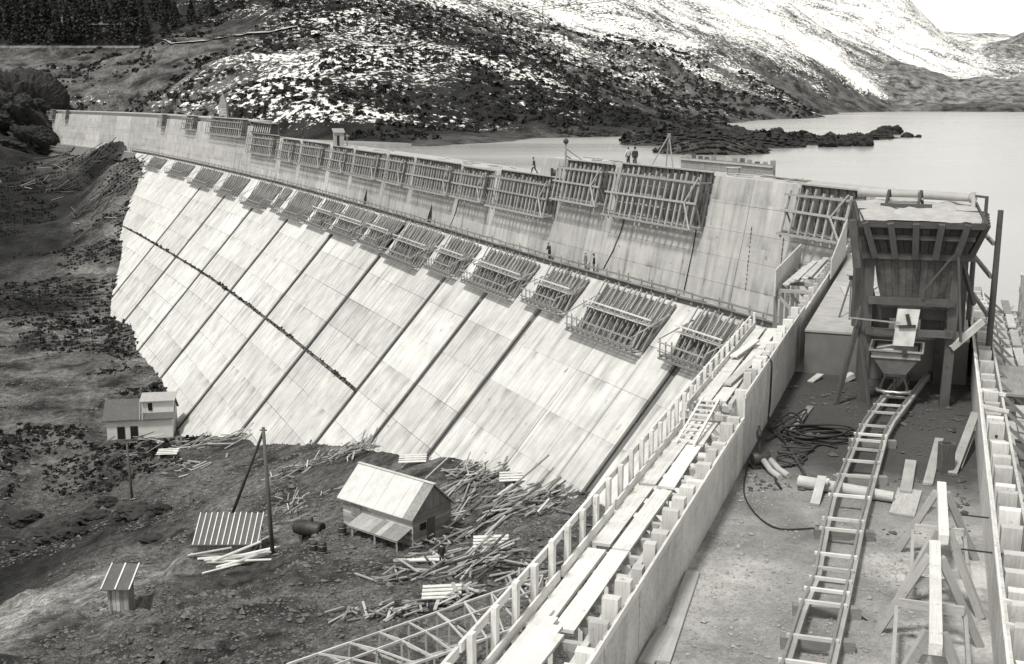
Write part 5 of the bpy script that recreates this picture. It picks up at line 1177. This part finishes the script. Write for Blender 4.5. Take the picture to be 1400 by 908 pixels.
# ---------------------------------------------------------------- heaps of used timber
def lumber(name, label, px, py, n, length, w, ang, spread, rx, ry, mats=('pale_timber', 'grey_timber', 'old_timber', 'grey_timber', 'old_timber', 'dark_timber'), tilt=.2, log=False, group=None):
    c = hit(px, py); t = thing(name, label, 'timber', c, group)
    n = int(n * (1.25 if log else 2.1))
    for k in range(n):
        a = ang + random.gauss(0, spread * 1.25); L = length * (random.uniform(.7, 1.1) if log else random.choice([random.uniform(.2, .5), random.uniform(.3, .95)])); x, y = c.x + random.gauss(0, rx), c.y + random.gauss(0, ry)
        d = Vector((math.cos(a), math.sin(a), 0)) * L / 2; p0, p1 = Vector((x, y, 0)) - d, Vector((x, y, 0)) + d; lift = .08 + random.random() * .05 * n * .35
        z0 = H(p0.x, p0.y); z1 = H(p1.x, p1.y); zc = max((z0 + z1) / 2, H(x, y)); p0.z = max(z0, 2 * zc - z1, z0) + lift * random.random() + .08; p1.z = max(z1, zc) + lift * random.random() + .08
        if random.random() < tilt: p1.z += L * random.uniform(.2, .5)
        beam('pole' if log else 'plank', t, p0, p1, w * random.uniform(.45, .9), (w if log else .08) * random.uniform(.8, 1.2), random.choice(mats), log=log)
    return t
LB = [('heap of long boards at the dam toe right of the plank hut', 700, 690, 30, 5.5, .28, .05, .35, 2.6, 1.6), ('tangle of wrecked form timber on the slope behind the plank hut', 640, 648, 26, 3.6, .2, .6, 1.0, 1.6, 1.3),
      ('wrecked form timber piled at the toe above the board heap', 705, 640, 26, 4.2, .2, .7, .7, 1.6, 1.2), ('broken boards at the toe behind the left roof end of the hut', 505, 612, 28, 3.6, .2, .8, .9, 2.4, 1.4),
      ('stack of pale boards on trestle in front of the hut gable', 655, 768, 20, 4.6, .24, .15, .3, 1.0, .8), ('scatter of boards below the stack of pale boards', 690, 770, 12, 4.0, .22, -.7, .5, 1.8, 1.2),
      ('splintered boards in the hollow right of the broken white frame', 620, 825, 14, 3.2, .3, .5, .9, 1.4, .9), ('broken white frame timbers in the hollow before the trestle', 535, 840, 18, 3.0, .2, .4, 1.1, 1.6, .9),
      ('boards and rail scraps in front of the hut lean-to', 560, 785, 20, 3.4, .22, -.6, .6, 2.0, 1.6), ('pale sticks littered left of the hut and behind the tall pole', 395, 700, 26, 2.4, .14, .7, .9, 1.6, 2.2),
      ('thin boards along the toe near the far house', 300, 606, 26, 5.0, .25, .0, .3, 5.0, 1.5), ('timber scraps in front of the far house', 215, 607, 16, 4.0, .25, .1, .5, 3.0, 1.2), ('pale scraps on the ground before the far house and pole', 250, 640, 10, 3.0, .3, .2, .8, 2.5, 1.5),
      ('boards at the toe midway between both houses', 440, 632, 26, 4.0, .2, .3, .7, 3.0, 1.2), ('boards strewn right of the heap by the handrail', 745, 690, 22, 4.4, .22, -.4, .5, 1.4, 1.2),
      ('planks lying on stones below the handrail', 720, 800, 16, 3.0, .2, .2, 1.0, 2.0, 1.4), ('light boards left of the hollow below the hut', 590, 742, 12, 2.4, .2, -.3, .8, 1.4, .6), ('loose boards scattered behind the board heap', 650, 672, 16, 3.2, .2, .3, .8, 1.8, 1.0)]
for l, px, py, n, L, w, a, sp, rx, ry in LB: lumber('lumber_heap', l, px, py, n, L, w, a, sp, rx, ry)
lumber('log_pile', 'pile of peeled poles in front of the striped shack', 325, 772, 16, 5.0, .24, .15, .28, 1.2, .7, ('new_timber', 'pale_timber'), .05, True)
lumber('log_pile', 'tangle of dead poles on the far slope beside the dam end', 150, 268, 40, 5, .34, .9, .9, 6, 8, ('old_timber', 'dark_timber', 'dark_timber'), .5, True)
lumber('log_pile', 'fallen poles on the dark slope under the far dam end', 90, 245, 30, 5, .32, .5, .7, 9, 8, ('dark_timber', 'dark_timber', 'old_timber'), .3, True)
lumber('log_pile', 'peeled log with cut end lying before the hut', 585, 770, 3, 5.0, .36, -.75, .25, .6, .4, ('new_timber', 'pale_timber'), 0, True)
for px, py, lab in ((672, 752, 'pale flat board lid on the ground right of the hut gable'), (605, 822, 'pale flat board lid lying in the hollow'), (705, 662, 'tilted pale board table leaning on the wreck heap'), (565, 636, 'pale flat board behind the hut roof ridge'), (230, 625, 'small pale lid lying near the far house')):
    c = hit(px, py); t = thing('board_lid', lab, 'board', c)
    for k in range(4): beam('board', t, c + Vector((-1.4, -.6 + .4 * k, .5 + .1 * k)), c + Vector((1.3, -.4 + .4 * k, .55 + .1 * k)), .38, .06, 'new_timber')
    for dx in (-1, .9): beam('batten', t, c + Vector((dx, -.9, .0)), c + Vector((dx, 1.1, .75)), .1, .08, 'old_timber')
# lattice trestle at the bottom
tr = thing('lattice_trestle', 'light timber lattice trestle crossing the stones at the bottom of the hollow', 'trestle', W(560, 870, -21))
def chord(pa, pb, za, zb, n): A, B2 = Vector(W(*pa, za)), Vector(W(*pb, zb)); return [A.lerp(B2, k / n) for k in range(n + 1)]
C1 = chord((392, 909), (742, 787), -18.9, -17.6, 9); C2 = chord((446, 914), (735, 806), -18.6, -17.2, 9); C3 = chord((520, 925), (735, 848), -18.9, -17.2, 9)
for Cc in (C1, C2, C3):
    for a, b in zip(Cc[:-1], Cc[1:]): beam('chord', tr, a, b, .12, .13, 'pale_timber')
for k in range(10):
    for Cc in (C1, C2, C3):
        p = Cc[k]; beam('post', tr, (p.x + random.uniform(-.15, .15), p.y, H(p.x, p.y) - .2), p, .12, .12, 'grey_timber')
    beam('tie', tr, C1[k], C2[k], .1, .1, 'pale_timber'); beam('tie', tr, C2[k], C3[k], .1, .1, 'pale_timber')
    if k < 9:
        beam('brace', tr, C1[k], C2[k + 1] - Vector((0, 0, 1.4)), .1, .1, 'pale_timber'); beam('brace', tr, C1[k + 1] - Vector((0, 0, 1.6)), C2[k], .09, .09, 'grey_timber'); beam('brace', tr, C2[k] - Vector((0, 0, 1.5)), C3[k + 1], .1, .1, 'pale_timber')

# ---------------------------------------------------------------- boulders, rubble, scrub, trees
def boulder(label, px, py, r, mat='rock', fl=.7):
    c = hit(px, py); bm = bmesh.new(); bmesh.ops.create_icosphere(bm, subdivisions=3 if r < 1.4 else 4 if r < 5 else 6, radius=1)
    k = random.uniform(0, 50); q = np.array([tuple(v.co) for v in bm.verts])
    f = .75 + .6 * fbm(q[:, 0] * 2 + k + q[:, 2], q[:, 1] * 2 - k + q[:, 2] * 1.3, 1.2, 7 if r > 5 else 5, 3, .6)
    q = q * f[:, None] * np.array([r * 1.3, r, r * fl])[None]
    for v, c_ in zip(bm.verts, q): v.co = c_
    me = bpy.data.meshes.new('boulder'); bm.to_mesh(me); bm.free(); me.materials.append(MATS[mat]); o = setup(bpy.data.objects.new('boulder', me), None, Matrix.Translation(c + Vector((0, 0, r * fl * .2))))
    return tag(o, label, 'boulder', 'rock outcrops in the gully')
BD = [(85, 735, 2.6, 'large smooth boulder in the dark gully at left'), (40, 752, 2.0, 'boulder low in the gully near the left edge'), (30, 712, 2.2, 'boulder above the gully at the left edge'), (125, 712, 2.2, 'dark boulder right of the large smooth boulder'), (185, 705, 2.4, 'broad dark boulder at the foot of the slim pole'), (150, 690, 1.6, 'small outcrop left of the slim pole'), (218, 700, 1.5, 'small outcrop right of the slim pole'), (210, 740, 1.2, 'narrow rock ridge right of the gully')]
for px, py, r, l in BD: boulder(l, px, py, r, 'dark_rock', .55)
boulder('great dark crag at the far left end of the dam', 22, 178, 17, 'dark_rock', 1.1); boulder('dark crag in front of the far left dam end', 42, 205, 9, 'dark_rock', .9)
for k, (px, py, r) in enumerate([(1150, 199, 2.2), (1170, 198, 1.6), (1180, 199, 2.4), (1192, 188, 2.0), (1216, 183, 3.4), (1205, 185, 2.4), (1240, 187, 1.6), (1256, 187, 1.0), (1130, 200, 2.), (1100, 190, 2.8), (1060, 188, 3.), (1010, 186, 3.2)]):
    p = W(px, py, .2); bm_l = ['rock at the water line of the spit, %s from the dam side' % ORD[k]][0]
    o = boulder(bm_l, 400, 700, r, 'dark_rock', .8); o.matrix_basis = Matrix.Translation(Vector((p[0], p[1], r * .2))); o['group'] = 'rocks of the lake spit'
Rv = np.hypot(tx, ty); side_ = tx - np.interp(ty, BL[:, 1], BL[:, 0]); angv = np.degrees(np.arctan2(tx, ty))
def pick(mask, n, wexp=2.):
    idx = np.where(mask)[0]; w = Rv[idx] ** wexp; return rng.choice(idx, n, p=w / w.sum())
m = (side_ < -6) & (Rv > 52) & (Rv < 300) & (np.abs(angv) < 27) & (tx < 14); i_ = pick(m, 70000, 1.2)
jx, jy = rng.normal(0, .5, len(i_)), rng.normal(0, .5, len(i_)); x_, y_ = tx[i_] + jx, ty[i_] + jy
dens = fbm(x_, y_, 9, 4, 77); kp = dens > -.12; x_, y_ = x_[kp], y_[kp]; z_ = Hg(x_, y_)
tag(stones('rubble', np.column_stack([x_, y_, z_]), np.clip(rng.gamma(1.3, .065, len(x_)) + .04, 0, .7), 'rock'), 'broken stone rubble covering the valley floor', None)
def clumps(name, label, x, y, z, rad, mat, nq, hgt=.8):
    n = len(x); V = np.empty((n, nq, 4, 3))
    d = rng.normal(size=(n, nq, 3)); d /= np.linalg.norm(d, axis=-1, keepdims=True); d[..., 2] = np.abs(d[..., 2]) * hgt
    cen = np.stack([x, y, z], -1)[:, None, :] + d * rad[:, None, None] * rng.uniform(.45, 1, (n, nq, 1))
    a = rng.normal(size=(n, nq, 3)); a /= np.linalg.norm(a, axis=-1, keepdims=True); b = np.cross(a, d + .01); b /= np.linalg.norm(b, axis=-1, keepdims=True)
    s_ = (rad[:, None, None] * rng.uniform(.35, .6, (n, nq, 1)))
    for k, (u, v) in enumerate(((-1, -.7), (1, -.5), (.7, 1), (-.8, .6))): V[:, :, k] = cen + a * s_ * u + b * s_ * v
    me = mesh_np(name, V.reshape(-1, 3), np.arange(n * nq * 4).reshape(-1, 4), mat); return tag(mobj(name, me), label, None, kind='stuff')
m = (tz > .6) & (Rv > 270) & (Rv < 760) & (angv < 20) & (angv > -28) & (ttone < .085) & (tsnow < .55) & (side_ > 4); i_ = pick(m, 15000, 1.6)
x_, y_ = tx[i_] + rng.normal(0, 1.2, len(i_)), ty[i_] + rng.normal(0, 1.2, len(i_)); kp = fbm(x_, y_, 30, 4, 21) > -.05; x_, y_ = x_[kp], y_[kp]; z_ = Hg(x_, y_)
clumps('scrub', 'dark low scrub covering the hillside behind the dam', x_, y_, z_, rng.gamma(3, .2, len(x_)) + .25, 'scrub', 10)
m = ((side_ < -25) | ((side_ < -3) & (Rv > 300))) & (Rv > 150) & (Rv < 440) & (angv < -12) & (angv > -30) & (tz < 8) & (tz > -38); i_ = pick(m, 22000, 1.5); x_, y_ = tx[i_], ty[i_]; kp = fbm(x_, y_, 18, 4, 31) > -.02; x_, y_ = x_[kp], y_[kp]
clumps('brushwood', 'dark brushwood on the valley side left of the dam', x_, y_, Hg(x_, y_), rng.gamma(2, .11, len(x_)) + .1, 'scrub', 8)
m = (tz > .2) & (tz < 6) & (Rv > 225) & (Rv < 350) & (angv > 2.5) & (angv < 19.5) & (tx > 12); i_ = pick(m, 9000, 1.); x_, y_ = tx[i_], ty[i_]
tag(stones('spit_rocks', np.column_stack([x_, y_, Hg(x_, y_)]), rng.gamma(2, .17, len(x_)) + .12, 'dark_rock'), 'dark broken rocks heaped along the lake spit', None)
ls_ = rng.uniform(96, 290, 420); P_ = np.array([tuple(LO(q, 16.9 + rng.uniform(-.05, .3), rng.uniform(-.05, .15))) for q in ls_])
tag(stones('ledge_debris', P_, rng.gamma(1.6, .09, len(ls_)) + .06, 'dark_rock'), 'dark crumbs caught along the stepped joint of the lower face', None)
n = 2600; t_ = rng.uniform(8.5, 25, n); o_ = rng.uniform(.2, 6.1, n); kp = fbm(t_, o_, 1.6, 3, 51) > .02; t_, o_ = t_[kp], o_[kp]
P_ = np.array([2.3, 20.4])[None] + WDV[None] * t_[:, None] + WRV[None] * o_[:, None]
tag(stones('mud_clods', np.column_stack([P_, np.full(len(t_), 1.5)]), rng.gamma(1.5, .022, len(t_)) + .015, 'mud'), 'dark clods and chips trodden into the mud round the hopper', None)
# trees round the long building at the top left
def tree_meshes(seed):
    r = np.random.default_rng(seed); nq = 900; h = r.uniform(0, 1, nq) ** .8; rad = (1 - h) * .24 + .03; lay = .6 + .4 * np.abs(np.sin(h * 26 + r.uniform(0, .8, nq)))
    a = r.uniform(0, 6.28, nq); q = np.sqrt(r.uniform(.2, 1, nq)) * rad * lay
    c = np.column_stack([np.cos(a) * q, np.sin(a) * q, .12 + .88 * h - q * .35]); u = r.normal(size=(nq, 3)); u /= np.linalg.norm(u, axis=1)[:, None]; v = np.cross(u, r.normal(size=(nq, 3))); v /= np.linalg.norm(v, axis=1)[:, None]
    s_ = r.uniform(.015, .034, nq)[:, None]; V = np.stack([c - u * s_ - v * s_, c + u * s_ - v * s_ * .6, c + u * s_ * .6 + v * s_, c - u * s_ * .8 + v * s_ * .8], 1)
    crown = mesh_np('crown', V.reshape(-1, 3), np.arange(nq * 4).reshape(-1, 4), 'leaf')
    pts = [(0, 0, -.05), (.004, 0, .3), (0, .004, .7), (0, 0, .97)]; trunk = tube_mesh(pts, [.022, .017, .009, .002], 'bark', 7)
    return crown, trunk
TM = [tree_meshes(k) for k in range(4)]
def tree(label, px, py, h, k):
    b = hit(px, py, 300); t = thing('conifer_tree', label, 'tree', b, 'dark conifers at the top left'); M = Matrix.Translation(b) @ Matrix.Rotation(random.uniform(0, 6), 4, 'Z') @ Matrix.Diagonal((h * random.uniform(.9, 1.3),) * 2 + (h, 1))
    for nm, me in (('crown', TM[k][0]), ('trunk', TM[k][1])): setup(bpy.data.objects.new(nm, me), t, M)
TX = [2, 14, 27, 38, 52, 66, 80, 94, 108, 121, 134, 148, 160, 172, 184, 198]
for k, px in enumerate(TX): tree('dark conifer of the front row round the long building, %s from the left edge' % ORD[k], px, 61.5 - random.uniform(0, 2), random.uniform(16, 23), k % 4)
for k in range(14): tree('dark conifer of the rear row at the top left, %s from the left edge' % ORD[k], 6 + k * 17 + random.uniform(-4, 4), 22 + random.uniform(-6, 8), random.uniform(13, 20), (k + 2) % 4)
for k, (px, py) in enumerate(((225, 48), (240, 38), (262, 30), (290, 22), (330, 14), (380, 10))): tree('lone dark conifer on the slope right of the long building, %s from it' % ORD[k], px, py, random.uniform(9, 13), k % 4)
# long building, terrace wall and mountain track
lb0 = hit(78, 58, 300); lb1 = hit(188, 57, 300); dx_ = (lb1 - lb0); dx_.z = 0; Lb = dx_.length; dx_.normalize(); dy_ = Vector((-dx_.y, dx_.x, 0)); zb0 = min(lb0.z, lb1.z)
def LBq(x, y, z): p = lb0 + dx_ * x + dy_ * y; return Vector((p.x, p.y, zb0 + z))
lbn = thing('long_building', 'long dim building with a row of windows among the conifers', 'building', LBq(Lb / 2, 5, 0))
poly('wall', [LBq(0, 3, -3), LBq(Lb, 3, -3), LBq(Lb, 13, -3), LBq(0, 13, -3), LBq(0, 3, 8), LBq(Lb, 3, 8), LBq(Lb, 13, 8), LBq(0, 13, 8)], HEX, 'dark_rock', lbn)
poly('roof', [LBq(-1, 2, 7.9), LBq(Lb + 1, 2, 7.9), LBq(Lb + 1, 14, 7.9), LBq(-1, 14, 7.9), LBq(-1, 8, 12), LBq(Lb + 1, 8, 12)], [(0, 1, 5, 4), (2, 3, 4, 5), (1, 2, 5), (3, 0, 4), (3, 2, 1, 0)], 'dark_roof', lbn)
for k in range(8):
    for z in (2.2, 5.6): x = 2.5 + (Lb - 5) * k / 7; beam('window', lbn, LBq(x - .7, 2.95, z), LBq(x + .7, 2.95, z), .1, 1.8, random.choice(['window_dark', 'stone_wall', 'window_dark']))
tw_ = thing('terrace_wall', 'low pale terrace wall along the road at the top left', 'wall', hit(100, 63, 300)); pr_ = None
for k in range(27):
    p = hit(2 + k * 7.3, 65, 300)
    if pr_ is not None: hexa('wall_block', [pr_ + Vector((0, -.4, -2)), p + Vector((0, -.4, -2)), p + Vector((0, .4, -2)), pr_ + Vector((0, .4, -2)), pr_ + Vector((0, -.4, .7)), p + Vector((0, -.4, .7)), p + Vector((0, .4, .7)), pr_ + Vector((0, .4, .7))], 'stone_wall', tw_)
    pr_ = p + Vector((.05, 0, 0))
px_ = [(205, 61), (235, 60), (265, 58), (295, 53), (325, 49), (355, 45), (385, 41), (405, 37)]
TP = [hit(*p, 300) for p in px_]; V, Fs = [], []
fine = catmull(np.array([(p.x, p.y) for p in TP]), 10)
for k, p in enumerate(fine):
    for off in (-1.7, 0, 1.7): V.append((p[0], p[1] + off, H(p[0], p[1] + off) * .4 + H(p[0], p[1]) * .6 + .45))
for k in range(len(fine) - 1):
    for q in (0, 1): Fs.append((k * 3 + q, k * 3 + 3 + q, k * 3 + 4 + q, k * 3 + 1 + q))
o = poly('mountain_track', V, Fs, 'track_earth', None); tag(o, None, kind='structure')
print('objects', len(bpy.data.objects), 'tris', sum(len(o.data.polygons) * 2 for o in bpy.data.objects if o.type == 'MESH'))
